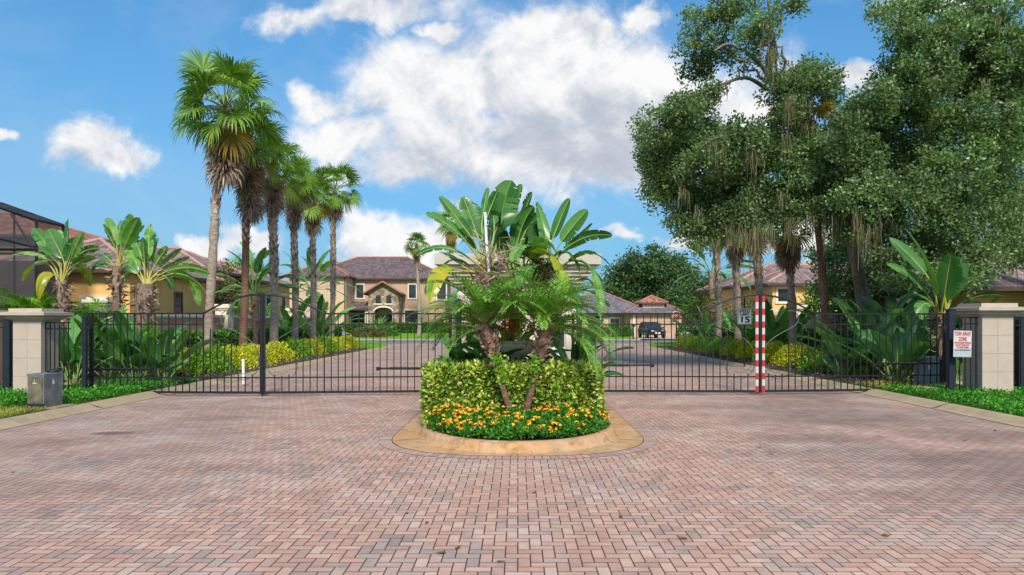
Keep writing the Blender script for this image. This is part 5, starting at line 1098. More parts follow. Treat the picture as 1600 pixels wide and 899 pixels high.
o1 = tree('live_oak', 'large live oak reaching over the right palms, with a tall bare arm and hanging moss', (X1(1362, 27), 27, .1), OD,
  [(1118, 22, 40, 26, None, .55), (1092, 62, 30, 30, None, .5), (1086, 108, 28, 26, None, .55), (1150, 18, 40, 20, None, .6), (1185, 40, 30, 26, None, .5), (1222, 14, 26, 14, None, .5), (1130, 70, 26, 24, None, .35), (1160, 95, 26, 22, None, .25), (1195, 70, 18, 30, None, .3),
   (1064, 172, 32, 24), (1100, 160, 30, 24, None, .8), (1035, 205, 34, 28), (1080, 215, 40, 34), (1022, 245, 28, 30), (1055, 262, 44, 36), (1110, 252, 44, 36), (1038, 300, 32, 24), (1085, 305, 44, 34), (1125, 210, 32, 24, None, .7),
   (1070, 348, 26, 24), (1110, 345, 38, 30), (1140, 300, 40, 36), (1092, 378, 18, 16, None, .7), (1165, 215, 32, 26, None, .8), (1225, 135, 30, 22), (1258, 118, 30, 20), (1290, 132, 24, 22), (1235, 170, 28, 18, None, .7), (1300, 165, 18, 14, None, .6),
   (1180, 265, 40, 34), (1200, 320, 42, 30), (1240, 235, 40, 36), (1245, 285, 44, 40), (1290, 250, 44, 38), (1290, 310, 44, 36), (1160, 340, 32, 26), (1320, 215, 36, 28), (1250, 330, 36, 24), (1330, 275, 40, 36), (1210, 210, 26, 26, None, .7), (1315, 350, 30, 22, None, .7)],
  P(1322, 335, 26), M['oak'], 12.5, (.118, .068), 58, .34, 'live oaks over the right side', .30, spread=1.16)
# the bare limbs that show
w_ = MB()
for pts, ra in (([(1322, 335, 26), (1270, 250, 25), (1205, 120, 24.5), (1208, 60, 24), (1200, 0, 24)], (.30, .24, .17, .12, .07)), ([(1205, 125, 24.5), (1180, 92, 24), (1140, 70, 23.8), (1115, 80, 23.6)], (.13, .10, .08, .05)), ([(1240, 255, 25), (1190, 220, 23.4), (1140, 213, 22.6), (1105, 220, 22.4)], (.16, .14, .12, .06)),
                ([(1200, 140, 24.5), (1165, 122, 24), (1120, 135, 23.6), (1080, 150, 23.5)], (.11, .09, .06, .04)), ([(1255, 220, 24.6), (1300, 190, 24), (1290, 140, 23.8)], (.12, .08, .05))):
    p = np.array([P(*q) for q in pts]); w_.tube(crom(p, 5), np.interp(np.linspace(0, 1, len(crom(p, 5))), np.linspace(0, 1, len(ra)), ra)*.66*(1+.10*rng.normal(size=len(crom(p, 5)))), 8)
w_.build('limb', M['oakbark'], o1, True)
o2 = tree('live_oak', 'dense live oak filling the right edge of the view above the stone pillar', (X1(1660, 24), 25, .1), 22.5,
  [(1378, 14, 26, 14, None, .5), (1405, 30, 28, 18, None, .6), (1440, 22, 30, 24, None, .7), (1425, 70, 30, 26, None, .8), (1470, 60, 36, 34, None, .8), (1510, 30, 40, 34, None, .9), (1560, 40, 44, 44), (1600, 100, 40, 60), (1410, 115, 32, 28), (1450, 120, 40, 36), (1500, 105, 44, 40), (1552, 120, 44, 40),
   (1375, 160, 34, 26), (1340, 178, 28, 22, None, .8), (1325, 215, 30, 24, None, .9), (1420, 175, 44, 36), (1475, 190, 46, 40), (1535, 195, 48, 42), (1590, 200, 40, 50), (1365, 205, 36, 30), (1385, 250, 46, 38), (1440, 255, 48, 40), (1500, 265, 50, 42), (1565, 275, 48, 44), (1600, 330, 40, 44),
   (1360, 305, 42, 34), (1415, 315, 46, 36), (1475, 330, 50, 38), (1540, 340, 50, 40), (1590, 385, 36, 28, None, .8), (1375, 360, 36, 28), (1430, 375, 42, 28, None, .8), (1530, 392, 44, 26, None, .8), (1480, 400, 44, 26, None, .8), (1395, 405, 36, 26, None, .7), (1440, 425, 34, 22, -1.5, .6), (1488, 432, 34, 22, -1.5, .65), (1525, 425, 26, 22, -1, .6), (1415, 450, 24, 16, 1, .5), (1340, 350, 30, 30, None, .8), (1345, 255, 34, 34)],
  P(1630, 330, 24), M['oak'], 12, (.116, .067), 58, .34, 'live oaks over the right side', .45, spread=1.22)
o3 = tree('oak_tree', 'lower darker oak behind the fifth right palm, reaching down to the hedge', (X1(1350, 31), 31.5, .1), 31,
  [(1322, 395, 34, 30, None, .8), (1300, 440, 28, 26, None, .7), (1340, 450, 36, 34, None, .8), (1325, 490, 34, 24, None, .7), (1375, 420, 36, 28, None, .7), (1400, 460, 34, 24, None, .5), (1365, 480, 28, 22, None, .5), (1290, 395, 22, 26, None, .6), (1440, 430, 36, 22, None, .5)],
  P(1350, 450, 31), M['oak'], 11, (.16, .09), 44, .4, None, .25)
# Spanish moss
def moss(parent, spots, D):
    for px, py, wpx, hpx, n in spots:
        b = MB()
        for i in range(n):
            d_ = D+rng.normal()*.5; p = P(px+rng.uniform(-.5, .5)*wpx, py+rng.uniform(0, .25)*hpx, d_); L = hpx*d_/F*rng.uniform(.35, 1.0)
            k = 7; t = np.linspace(0, 1, k); L *= (1.15-.9*abs(2*rng.random()-1))*1.1; w2 = (.006+.010*rng.random())*(1-t*.7)+.003; ox = np.cumsum(rng.normal(size=k)*.026); a = rng.random()*PI; s = np.array([math.cos(a), math.sin(a), 0])
            c = np.stack([p[0]+ox, p[1]+ox*.5, p[2]-t*L], 1); V = np.concatenate([c-s*w2[:, None], c+s*w2[:, None]]); b.add(V, [[j, j+1, k+j+1, k+j] for j in range(k-1)])
        b.build('moss', M['moss'], parent, True)
moss(o1, [(1118, 222, 34, 46, 90), (1100, 225, 14, 30, 24), (1172, 232, 16, 40, 50), (1185, 238, 16, 34, 30), (1200, 25, 14, 46, 40), (1207, 70, 16, 60, 70), (1190, 55, 8, 50, 24), (1236, 150, 18, 60, 70), (1262, 155, 22, 36, 30), (1228, 205, 12, 40, 24), (1182, 345, 18, 76, 60), (1160, 350, 14, 60, 34), (1140, 350, 12, 50, 24), (1205, 345, 10, 50, 26), (1240, 340, 26, 46, 50), (1266, 330, 16, 50, 34), (1288, 345, 10, 50, 24), (1068, 290, 16, 46, 30), (1092, 320, 12, 36, 18), (1310, 330, 26, 50, 46), (1128, 128, 22, 30, 24), (1262, 190, 24, 30, 30), (1120, 372, 16, 34, 26), (1225, 300, 22, 30, 40)], 22.6)
moss(o2, [(1340, 320, 12, 90, 60), (1352, 350, 16, 60, 50), (1372, 335, 14, 80, 50), (1390, 330, 14, 50, 24), (1408, 350, 14, 46, 22), (1480, 20, 14, 60, 40), (1380, 10, 24, 26, 20), (1560, 20, 10, 46, 24), (1440, 300, 20, 40, 40), (1585, 395, 20, 50, 24), (1540, 120, 16, 30, 30)], 21.5)
tree('shade_tree', 'big dark green tree behind the one storey house with the garage', (X1(1012, 108), 108, .1), 106, [(985, 425, 36, 26, None, .8), (1020, 412, 40, 24, None, .8), (1050, 425, 34, 26, None, .8), (958, 450, 26, 24, None, .7), (1078, 440, 18, 22, None, .6), (968, 430, 22, 20, None, .5), (1000, 455, 40, 28), (1045, 460, 40, 28), (1068, 480, 24, 28), (1030, 495, 40, 26), (950, 478, 14, 20), (1074, 450, 14, 20)], P(1015, 490, 106), M['oak2'], 1.5, (.46, .25), 44, 1.15, None, .6, dspread=3, limb_r=.25)
BG = 'trees beyond the houses'
def bgtree(label, px, D, blobs, mat='oak2'): tree('distant_tree', label, (X1(px, D), D, .1), D, blobs, P(px, blobs[0][1]+20, D), M[mat], 1.6, (.4, .22), 36, 1.0, BG, .35, dspread=2, limb_r=.18)
bgtree('distant trees edge seen between the last yellow house and the two storey house', 440, 100, [(428, 462, 20, 16), (446, 470, 22, 18), (412, 468, 18, 14), (462, 478, 18, 16)])
bgtree('distant green crown left of the two storey house roof', 478, 96, [(470, 462, 22, 22), (490, 472, 22, 20), (462, 488, 24, 18)])
bgtree('distant dark crown above the third yellow house on the left', 385, 80, [(385, 424, 24, 12), (408, 432, 20, 10), (362, 430, 22, 14)])
bgtree('distant olive crown behind the orange-trunked tree on the right', 1100, 92, [(1095, 452, 24, 20), (1120, 460, 24, 20), (1085, 478, 22, 22), (1130, 482, 22, 20)])
bgtree('distant green crown peeking right of the gatehouse', 925, 112, [(925, 478, 18, 12), (905, 482, 16, 12)])
bgtree('distant round tree behind the gatehouse, nearest the two storey house', 745, 112, [(735, 475, 26, 22), (760, 468, 26, 22), (748, 490, 30, 16)])
bgtree('distant tree directly behind the gatehouse roof', 815, 118, [(800, 474, 28, 20), (830, 478, 28, 20), (815, 490, 36, 14)])
bgtree('distant tree behind the gatehouse, nearest the one storey house', 880, 115, [(868, 474, 26, 20), (892, 480, 22, 18), (880, 492, 30, 14)])
tree('flowering_tree', 'brownish dry-leaved tree at the corner of the yellow house on the left', (X1(352, 41), 41, .1), 41, [(352, 432, 16, 18), (346, 455, 18, 18), (360, 470, 20, 16), (340, 478, 14, 14)], P(352, 475, 41), M['brownleaf'], 3.5, (.2, .11), 34, .5, None, .12, dspread=.8, limb_r=.06)
tree('copper_leaved_shrub', 'tall copper and green leaved shrub beyond the right hedge, left of the speed limit sign', (X1(1100, 44), 44, .1), 44, [(1088, 480, 16, 20), (1104, 492, 16, 22), (1096, 462, 14, 14), (1130, 490, 16, 20), (1082, 505, 14, 14)], P(1100, 505, 44), M['brownleaf'], 4, (.16, .09), 34, .45, None, .08, dspread=.8, limb_r=.05)
tree('copper_leaved_shrub', 'copper tinged shrub between the third and fourth right palms', (X1(1165, 45), 45, .1), 45, [(1165, 480, 16, 18), (1172, 500, 16, 16)], P(1165, 505, 45), M['brownleaf'], 4, (.16, .09), 34, .45, None, .08, dspread=.8, limb_r=.05)
tree('green_tree', 'bright green small tree in front of the right yellow house', (X1(1278, 40), 40, .1), 40, [(1275, 455, 18, 20), (1290, 480, 20, 20), (1262, 482, 14, 16), (1300, 460, 16, 16)], P(1278, 490, 40), M['bush'], 3.8, (.2, .11), 36, .5, None, .12, dspread=.8, limb_r=.06)
tree('green_tree', 'bright green feathery tree at the left of the right yellow house', (X1(1140, 56), 56, .1), 56, [(1138, 440, 12, 12), (1128, 455, 14, 12), (1148, 458, 12, 14)], P(1140, 480, 56), M['lime'], 3, (.22, .1), 30, .5, None, .12, dspread=.8, limb_r=.06)
for o in bpy.data.objects:
    if o.name.startswith('ti_plant'):
        for c in [q for q in o.children if len(q.data.materials) > 3]: c.data.materials[0] = M['rose']; c.data.materials[3] = M['rose']

# ------------------------------------------------------------------ houses
def hip(parent, x0, x1, y0, y1, z, pitch, ov, mat, cap='ridge', name='roof', gable=False):
    x0 -= ov; x1 += ov; y0 -= ov; y1 += ov; b = MB(); w_ = (x1-x0); d = (y1-y0); z1 = z+pitch*min(w_, d)/2; th = .16
    if w_ >= d: r0, r1 = (x0+d/2, (y0+y1)/2, z1), (x1-d/2, (y0+y1)/2, z1)
    else: r0, r1 = ((x0+x1)/2, y0+w_/2, z1), ((x0+x1)/2, y1-w_/2, z1)
    A, B_, C, E = (x0, y0, z), (x1, y0, z), (x1, y1, z), (x0, y1, z)
    if w_ >= d: fs = [[A, B_, r1, r0], [B_, C, r1], [C, E, r0, r1], [E, A, r0]]
    else: fs = [[A, B_, r0], [B_, C, r1, r0], [C, E, r1], [E, A, r0, r1]]
    for f in fs: b.poly(f, 0)
    lo = z-th; a, b_, c, e = (x0, y0, lo), (x1, y0, lo), (x1, y1, lo), (x0, y1, lo)
    for p in ([A, a, b_, B_], [B_, b_, c, C], [C, c, e, E], [E, e, a, A]): b.poly(p, 1)
    b.poly([a, e, c, b_], 1)
    o = b.build(name, [mat, M['fascia']], parent, True); face_uv(o)
    cp = MB()
    def line(p, q):
        n = max(2, int(np.linalg.norm(np.array(p)-q)/.4)); t = np.linspace(0, 1, n)[:, None]; c_ = np.array(p)*(1-t)+np.array(q)*t; c_[:, 2] += .03
        cp.tube(c_, [.10 if i % 2 else .125 for i in range(n)], 6)
    line(A, r0); line(E, r0 if w_ >= d else r1); line(B_, r1 if w_ >= d else r0); line(C, r1)
    if np.linalg.norm(np.array(r0)-r1) > .3: line(r0, r1)
    cp.build('ridge_cap', M[cap], o, True); return o, z1
def xf(face, a, c):
    if face == 'S': return lambda u, d, z: (a+u, c-d, z)
    if face == 'E': return lambda u, d, z: (c+d, a+u, z)
    return lambda u, d, z: (c-d, a-u, z)
def bx(b, T, u0, u1, d0, d1, z0, z1, mi=0):
    p, q = T(u0, d0, z0), T(u1, d1, z1); b.box(min(p[0], q[0]), max(p[0], q[0]), min(p[1], q[1]), max(p[1], q[1]), min(p[2], q[2]), max(p[2], q[2]), mi)
def window(parent, face, a, c, z0, w_, h, trim='creamtrim', cols=2, rows=2, arch=False, tw=.14, bars='fascia'):
    T = xf(face, a, c); f = MB(); hw = w_/2
    if not arch:
        bx(f, T, -hw-tw, hw+tw, .0, .06, z0+h, z0+h+tw*1.1); bx(f, T, -hw-tw*1.3, hw+tw*1.3, .0, .10, z0-tw, z0); bx(f, T, -hw-tw, -hw, 0, .055, z0, z0+h); bx(f, T, hw, hw+tw, 0, .055, z0, z0+h)
    else:
        bx(f, T, -hw-tw*1.3, hw+tw*1.3, .0, .10, z0-tw, z0)
    o = f.build('window', M[trim], parent, True)
    g = MB()
    if not arch: bx(g, T, -hw, hw, .001, .012, z0, z0+h)
    else:
        aa = np.linspace(0, PI, 11); pts = [(-hw, z0), (hw, z0)]+[(hw*math.cos(t), z0+h-hw+hw*math.sin(t)) for t in aa]
        n = len(pts); V = [T(u, .001, z) for u, z in pts]+[T(u, .02, z) for u, z in pts]
        g.add(V, [list(range(n)), list(range(2*n-1, n-1, -1))]+[[i, (i+1) % n, n+(i+1) % n, n+i] for i in range(n)])
    g.build('pane', M['glass'], o, True)
    m = MB(); e = .025
    if not arch:
        for i in range(cols+1): u = -hw+w_*i/cols; bx(m, T, max(-hw, u-e), min(hw, u+e), .0125, .03, z0, z0+h)
        for i in range(rows+1): z = z0+h*i/rows; bx(m, T, -hw, hw, .0305, .04, max(z0, z-e), min(z0+h, z+e))
    else: bx(m, T, -e*.7, e*.7, .0205, .03, z0, z0+h-.02); bx(m, T, -hw, hw, .0305, .035, z0+h*.45-e*.7, z0+h*.45+e*.7)
    m.build('glazing_bar', M[bars], o, True); return o
def body(parent, x0, x1, y0, y1, z0, z1, mat, name='wall', band=None):
    b = MB(); b.box(x0, x1, y0, y1, z0-.4, z1, 0); o = b.build(name, M[mat], parent, True)
    if band:
        q = MB(); q.box(x0-.05, x1+.05, y0-.05, y1+.05, band, band+.18); q.build('trim_band', M['creamtrim'], o, True)
    return o
HXY = lambda px, D: (px-HX)*D/F
zz = lambda py, D: CH-(py-HY)*D/F
# two storey house
D = 80.0; r = thing('two_storey_house', 'two storey tan house with brown tiled roof and stone porch across the side street', 'house', (-15, 84, .5))
body(r, -25, -8.4, D, 90.5, .5, 6.75, 'tan'); hip(r, -25, -8.4, D, 90.5, 6.75, .50, .55, M['roof_brown'])
body(r, HXY(452, 76.5), HXY(540, 76.5), 76.5, 79.9, .5, 6.7, 'peach', 'wing_wall'); hip(r, HXY(452, 76.5), HXY(540, 76.5), 76.5, 81.5, 6.8, .50, .5, M['roof_brown'], 'ridge', 'wing_roof')
dp = MB(); dp.box(HXY(538.5, 76.4)-.05, HXY(538.5, 76.4)+.05, 76.35, 76.45, .5, 6.6); dp.build('downspout', M['fascia'], r, True)
for px in (562.5, 644.5): window(r, 'S', HXY(px, D), D, zz(466, D), .82, 1.55, cols=1, rows=2)
window(r, 'S', HXY(644.5, D), D, zz(505, D), 1.75, 1.45, cols=3, rows=2)
window(r, 'S', HXY(690, D), D, zz(468, D), 1.0, 1.9, cols=1, rows=2)
# porch tower
pd_ = 77.6; px0, px1 = HXY(575.5, pd_), HXY(622.5, pd_); ze, za = zz(456, pd_), zz(441, pd_); xc = (px0+px1)/2; ow = .98; oz = zz(481, pd_)-.1
b = MB(); pts = [(px0, .5), (xc-ow, .5), (xc-ow, oz-.3)]+[(xc-ow*math.cos(t), oz-.3+.42*math.sin(t)) for t in np.linspace(0, PI, 9)[1:-1]]+[(xc+ow, oz-.3), (xc+ow, .5), (px1, .5), (px1, ze), (xc, za-.12), (px0, ze)]
n = len(pts); b.add([(x, pd_, z) for x, z in pts]+[(x, pd_+.4, z) for x, z in pts], [list(range(n)), list(range(2*n-1, n-1, -1))]+[[i, n+i, n+(i+1) % n, (i+1) % n] for i in range(n)])
b.box(px0, px0+.4, pd_+.402, D-.02, .2, ze-.05); b.box(px1-.4, px1, pd_+.402, D-.02, .2, ze-.05); b.build('stone_porch', M['veneer'], r, True)
b = MB(); tr = [(xc-(ow+.16)*math.cos(t), oz-.3+.60*math.sin(t)) for t in np.linspace(0, PI, 13)]; ti = [(xc-ow*math.cos(t), oz-.3+.42*math.sin(t)) for t in np.linspace(0, PI, 13)]
m = len(tr); V = [(x, pd_-.06, z) for x, z in tr+ti]+[(x, pd_-.003, z) for x, z in tr+ti]; b.add(V, [[i, m+i, m+i+1, i+1] for i in range(m-1)]+[[i, i+1, 2*m+i+1, 2*m+i] for i in range(m-1)]+[[m+i, 3*m+i, 3*m+i+1, m+i+1] for i in range(m-1)]); b.build('arch_trim', M['creamtrim'], r, True)
for px in (591, 607.5): window(r, 'S', HXY(px, pd_), pd_, zz(474.5, pd_), .58, .95, arch=True)
b = MB(); ox = .45
for s in (-1, 1):
    e_ = (px0-ox) if s < 0 else (px1+ox); zeo = ze-.22
    A_, B_, C_, E_ = (e_, pd_-.5, zeo), (xc, pd_-.5, za), (xc, D+3.2, za), (e_, D+3.2, zeo)
    b.poly([A_, B_, C_, E_] if s > 0 else [A_, E_, C_, B_], 0); lo_ = [(q[0], q[1], q[2]-.16) for q in (A_, B_, C_, E_)]; b.poly(lo_ if s < 0 else lo_[::-1], 1)
    b.poly([A_, lo_[0], lo_[1], B_], 1); b.poly([A_, E_, lo_[3], lo_[0]], 1)
o = b.build('porch_roof', [M['roof_brown'], M['fascia']], r, True); face_uv(o)
cp = MB()
for e_ in (px0-ox, px1+ox): t = np.linspace(0, 1, 8)[:, None]; cp.tube(np.array([e_, pd_-.5, ze-.19])*(1-t)+np.array([xc, pd_-.5, za+.03])*t, .11, 6)
cp.build('ridge_cap', M['ridge'], o, True)
b = MB(); b.box(xc-.1, xc+1.0, D-.10, D-.04, .5, 2.7); o = b.build('front_door', M['door'], r, True); b = MB(); b.box(xc-.02, xc+.02, D-.16, D-.11, 1.4, 1.7); b.build('door_handle', M['scroll'], o, True)
b = MB(); b.box(xc-ow, xc+ow, D-.035, D-.005, 2.75, 3.2); b.build('transom', M['creamtrim'], r, True)
# lower porch roof to the left
x0, x1 = HXY(536, 78), HXY(576, 78); b = MB(); b.poly([(x0, 77.4, zz(482, 77.4)), (x1, 77.4, zz(482, 77.4)), (x1, 79.98, zz(471, 80)), (x0+.6, 79.98, zz(471, 80))]); b.poly([(x0, 77.4, zz(482, 77.4)), (x0+.6, 79.98, zz(471, 80)), (x0, 79.98, zz(482, 77.4))])
b.box(x0, x1, 77.42, 79.95, zz(482, 77.4)-.2, zz(482, 77.4)-.01, 1); o = b.build('veranda_roof', [M['roof_brown'], M['fascia']], r, True); face_uv(o)
b = MB(); b.box(x0+.25, x0+.6, 77.6, 77.95, .3, zz(482, 77.4)-.2); b.build('veranda_pier', M['cream'], r, True); b = MB(); b.box(x1-.35, x1-.02, 77.65, 77.95, .3, zz(482, 77.4)-.2); b.build('veranda_pier', M['cream'], r, True)
window(r, 'S', (x0+x1)/2+.2, D, 1.0, 2.0, 1.6, cols=3, rows=2)
# one storey house with garage
r = thing('one_storey_house', 'one storey peach house with grey tiled roof, red ridges and a wide garage', 'house', (12, 82, .1))
body(r, 4.5, 15, 80, 89, .1, 2.75, 'peach'); hip(r, 4.5, 15, 80, 89, 2.75, .50, .6, M['roof_grey'])
gx0, gx1 = HXY(984, 76), HXY(1065, 76); body(r, gx0, gx1, 76, 83, .1, 2.70, 'tan', 'garage_wall'); ro, _ = hip(r, gx0, gx1, 76, 83.5, 2.72, .47, .6, M['roof_grey'], 'ridge', 'garage_roof')
b = MB(); b.box(gx0+.55, gx1-.5, 75.94, 75.998, .1, 2.3)
for k in range(1, 4): b.box(gx0+.55, gx1-.5, 75.925, 75.9395, .1+.55*k-.02, .1+.55*k+.02)
b.build('garage_door', M['garage'], r, True)
b = MB(); b.box(gx0+.35, gx0+.547, 75.9, 75.998, .1, 2.5); b.box(gx1-.497, gx1-.3, 75.9, 75.998, .1, 2.5); b.box(gx0+.35, gx1-.3, 75.9, 75.998, 2.502, 2.62); b.build('garage_surround', M['creamtrim'], r, True)
dx0, dx1 = HXY(1003, 77), HXY(1037, 77); b = MB(); b.box(dx0, dx1, 76.6, 79, 2.8, 3.75); b.build('dormer_wall', M['peach'], r, True)
for k in range(7): q = MB(); q.box(dx0+.1+k*.35, dx0+.25+k*.35, 76.5, 76.598, 3.5, 3.65); q.build('dentil', M['creamtrim'], r, True)
hip(r, dx0, dx1, 76.6, 79, 3.85, .5, .35, M['roof_red'], 'ridge', 'dormer_roof')
window(r, 'S', HXY(927, 80), 80, zz(511, 80)+.1, 1.5, 1.15, cols=3, rows=2); window(r, 'S', HXY(960, 80), 80, 1.0, 1.0, 1.1, cols=2, rows=2)
# left yellow houses
r = thing('yellow_house', 'yellow stucco house behind the wall on the left, nearest one, with a narrow window', 'house', (-20, 35, .1))
body(r, -24, -17.4, 31, 39, .1, 4.05, 'yellow'); hip(r, -24, -17.4, 31, 39, 4.1, .45, .55, M['roof_mauve'], 'ridge_pale'); body(r, -27, -18.2, 39.02, 44.5, .1, 4.6, 'yellow', 'rear_wall'); hip(r, -27, -18.2, 39.6, 45, 4.8, .45, .5, M['roof_mauve'], 'ridge_pale', 'rear_roof')
window(r, 'E', 35.4, -17.4, 1.9, .75, 1.35, cols=1, rows=2, trim='brownwall', tw=.05); window(r, 'S', -19.0, 31, 1.2, 1.0, 1.6, cols=2)
b = MB(); b.tube([(-17.3, 38.6, 4.0), (-17.3, 38.6, .2)], .06, 6); b.build('downspout', M['fascia'], r, True)
r = thing('yellow_house', 'yellow stucco house farther along the wall on the left, seen between palm trunks', 'house', (-21, 49, .1))
body(r, -27, -17.5, 46.2, 53, .1, 4.45, 'yellow'); hip(r, -27, -17.5, 46.2, 53, 4.5, .38, .55, M['roof_mauve'], 'ridge_pale'); window(r, 'E', 48.5, -17.5, 2.2, 1.0, 1.5, cols=2); window(r, 'E', 51.5, -17.5, 2.2, .8, 1.5, cols=1)
r = thing('distant_house', 'distant house with a dark brown roof beyond the third left palm', 'house', (HXY(447, 90), 92, .1))
body(r, HXY(430, 88), HXY(456, 88), 88, 96, .1, 3.2, 'yellow2'); hip(r, HXY(430, 88), HXY(456, 88), 88, 96, 3.3, .9, .5, M['roof_brown'])
window(r, 'S', HXY(443, 88), 88, 1.2, 1.0, 1.2)
r = thing('large_house', 'large house with red-brown tiled roof rising behind the screened pool enclosure', 'house', (-33, 50, .1))
body(r, -46, -27.5, 40, 50, .1, 6.7, 'tan'); hip(r, -46, -27.5, 40, 50, 6.75, .36, .6, M['roof_red'])
window(r, 'E', 44, -27.5, 3.8, 1.1, 1.5); window(r, 'S', -29.5, 40, 3.8, 1.1, 1.5); window(r, 'S', -33, 40, 3.8, 1.1, 1.5)
# screened enclosure
t = NT('insect_screen'); t.b.inputs['Base Color'].default_value = (.045, .045, .055, 1); t.b.inputs['Roughness'].default_value = .9
tp = t.n('ShaderNodeBsdfTransparent'); mx = t.n('ShaderNodeMixShader'); mx.inputs[0].default_value = .66; t.t.links.new(tp.outputs[0], mx.inputs[1]); t.t.links.new(t.b.outputs[0], mx.inputs[2]); t.t.links.new(mx.outputs[0], t.o.inputs[0])
M['screen'] = t.m
r = thing('screened_pool_enclosure', 'dark screened pool enclosure with sloping frame at the left edge', 'pool enclosure', (-24, 28, .1)); fy = 27.0; by = 28.6
xr, xl, xm = HXY(57, fy), -31.0, HXY(-45, fy); zr, zm = zz(344, fy), zz(308, fy); zb_ = 4.65
b = MB(); e = .07
def beam(p, q, w2=.07): b.tube([p, q], w2, 4, 0, False)
for y in (fy, by):
    beam((xr, y, .1), (xr, y, zr)); beam((xr, y, zr), (xm, y, zm)); beam((xm, y, zm), (xl, y, zm)); beam((xr, y, 4.6), (xl, y, 4.6), .06); beam((xr, y, 2.4), (xl, y, 2.4), .05)
    for k, x in enumerate(np.linspace(xr, xl, 7)[1:]): zt = min(zm, zr+(zm-zr)*(xr-x)/(xr-xm)); beam((x, y, .1), (x, y, zt), .05)
for x, z in ((xr, zr), ((xr+xm)/2, (zr+zm)/2), (xm, zm), ((xm+xl)/2, zm)): beam((x, fy, z), (x, by, z), .06)
beam((xr-.1, fy, 4.6), (xr-1.0, fy, zr+.25), .045); beam((xr-.1, fy, 4.7), (xm, fy, 5.3), .04)
b.build('frame', M['iron'], r, True)
b = MB(); b.poly([(xr, fy+.02, .1), (xr, fy+.02, zr), (xm, fy+.02, zm), (xl, fy+.02, zm), (xl, fy+.02, .1)]); b.poly([(xr, fy, zr+.02), (xr, by, zr+.02), (xm, by, zm+.02), (xm, fy, zm+.02)]); b.poly([(xr, fy, .1), (xr, by, .1), (xr, by, zr), (xr, fy, zr)]); b.build('screen', M['screen'], r, True)
b = MB(); b.box(xl, xr+.0, by+.05, by+.3, .1, 4.3); b.build('back_wall', M['brownwall'], r, True)
# right yellow houses
r = thing('yellow_house', 'yellow two part house with mauve tiled roofs behind the right palm trunks', 'house', (20, 52, .1))
body(r, HXY(1150, 50), 27, 50, 58, .1, 4.3, 'yellow'); hip(r, HXY(1150, 50), 27, 50, 58, 4.35, .42, .55, M['roof_mauve'], 'ridge_pale'); body(r, HXY(1207, 44), 25, 44, 49.98, .1, 4.1, 'yellow', 'front_wall'); hip(r, HXY(1207, 44), 25, 44, 49.4, 4.2, .42, .5, M['roof_mauve'], 'ridge_pale', 'front_roof')
window(r, 'S', HXY(1227, 44), 44, 3.05, .95, .8, cols=1, rows=1); window(r, 'S', HXY(1180, 50), 50, 3.1, .8, .9, cols=1, rows=1); window(r, 'W', 47, HXY(1207, 44), 1.2, 1.0, 1.2)
b = MB(); b.box(15.0, 18.5, 42.5, 43.6, 2.35, 2.55); b.box(15.1, 15.45, 42.6, 42.95, .1, 2.35); b.box(18.0, 18.35, 42.6, 42.95, .1, 2.35); b.build('pergola', M['cream'], r, True)
r = thing('ochre_house', 'ochre house with pale mauve tiled roof behind the right stone pillar and the oak', 'house', (22, 30, .1))
body(r, 16.6, 27, 25.5, 34, .1, 3.0, 'yellow2'); hip(r, 16.6, 27, 25.5, 34, 3.05, .42, .6, M['roof_mauve'], 'ridge_pale'); window(r, 'S', 20.5, 25.5, 1.0, 1.4, 1.3, cols=2); window(r, 'W', 31, 16.6, 1.0, 1.2, 1.3)
# garden walls
def gwall(label, x, y0, y1, pil, zt=2.0, s=1):
    r = thing('garden_wall', label, 'wall', (x, (y0+y1)/2, .1), 0, 'garden walls'); b = MB(); b.box(x-.1, x+.1, y0, y1, -.2, zt); b.build('wall', M['orange'], r, True)
    b = MB(); b.box(x-.17, x+.17, y0, y1, zt+.002, zt+.10); b.box(x-.14, x+.14, y0, y1, zt-.06, zt+.0); b.build('cap', M['creamtrim'], r, True)
    for y in pil:
        b = MB(); b.box(x-.32, x+.32, y-.32, y+.32, -.2, zt+.35); b.box(x-.38, x+.38, y-.38, y+.38, zt+.352, zt+.44); b.box(x-.45, x+.45, y-.45, y+.45, zt+.442, zt+.56); b.box(x-.35, x+.35, y-.35, y+.35, zt+.562, zt+.64); b.build('pilaster', M['cream'], r, True)
gwall('tan garden wall with cream cap and pilasters left of the drive, behind the clipped hedge', -14.6, 18.5, 55, (24.3, 34.4, 44.6))
gwall('tan garden wall with cream cap right of the drive, behind the clipped hedge', 14.6, 18.5, 55, (26, 36, 45.5))
r = thing('garden_wall', 'tan wall with cream cap running off behind the left stone pillar', 'wall', (-19, 18.5, .1), 0, 'garden walls'); b = MB(); b.box(-26, -14.9, 18.6, 18.8, -.2, 2.0); b.build('wall', M['orange'], r, True); b = MB(); b.box(-26, -14.9, 18.53, 18.87, 2.002, 2.12); b.build('cap', M['creamtrim'], r, True)
# white fence
x0, x1 = HXY(1064, 73), HXY(1122, 73); r = thing('white_fence', 'plain white vinyl fence right of the garage', 'fence', ((x0+x1)/2, 73, .1)); b = MB(); b.box(x0, x1, 73, 73.05, .1, 1.35); b.build('panel', M['white'], r, True)
for x in np.linspace(x0, x1, 4): b = MB(); b.box(x-.07, x+.07, 72.92, 72.998, .1, 1.45); b.build('post', M['white'], r, True)
b = MB(); b.box(x0, x1, 73.0, 73.05, 1.352, 1.42); b.build('rail', M['white'], r, True)
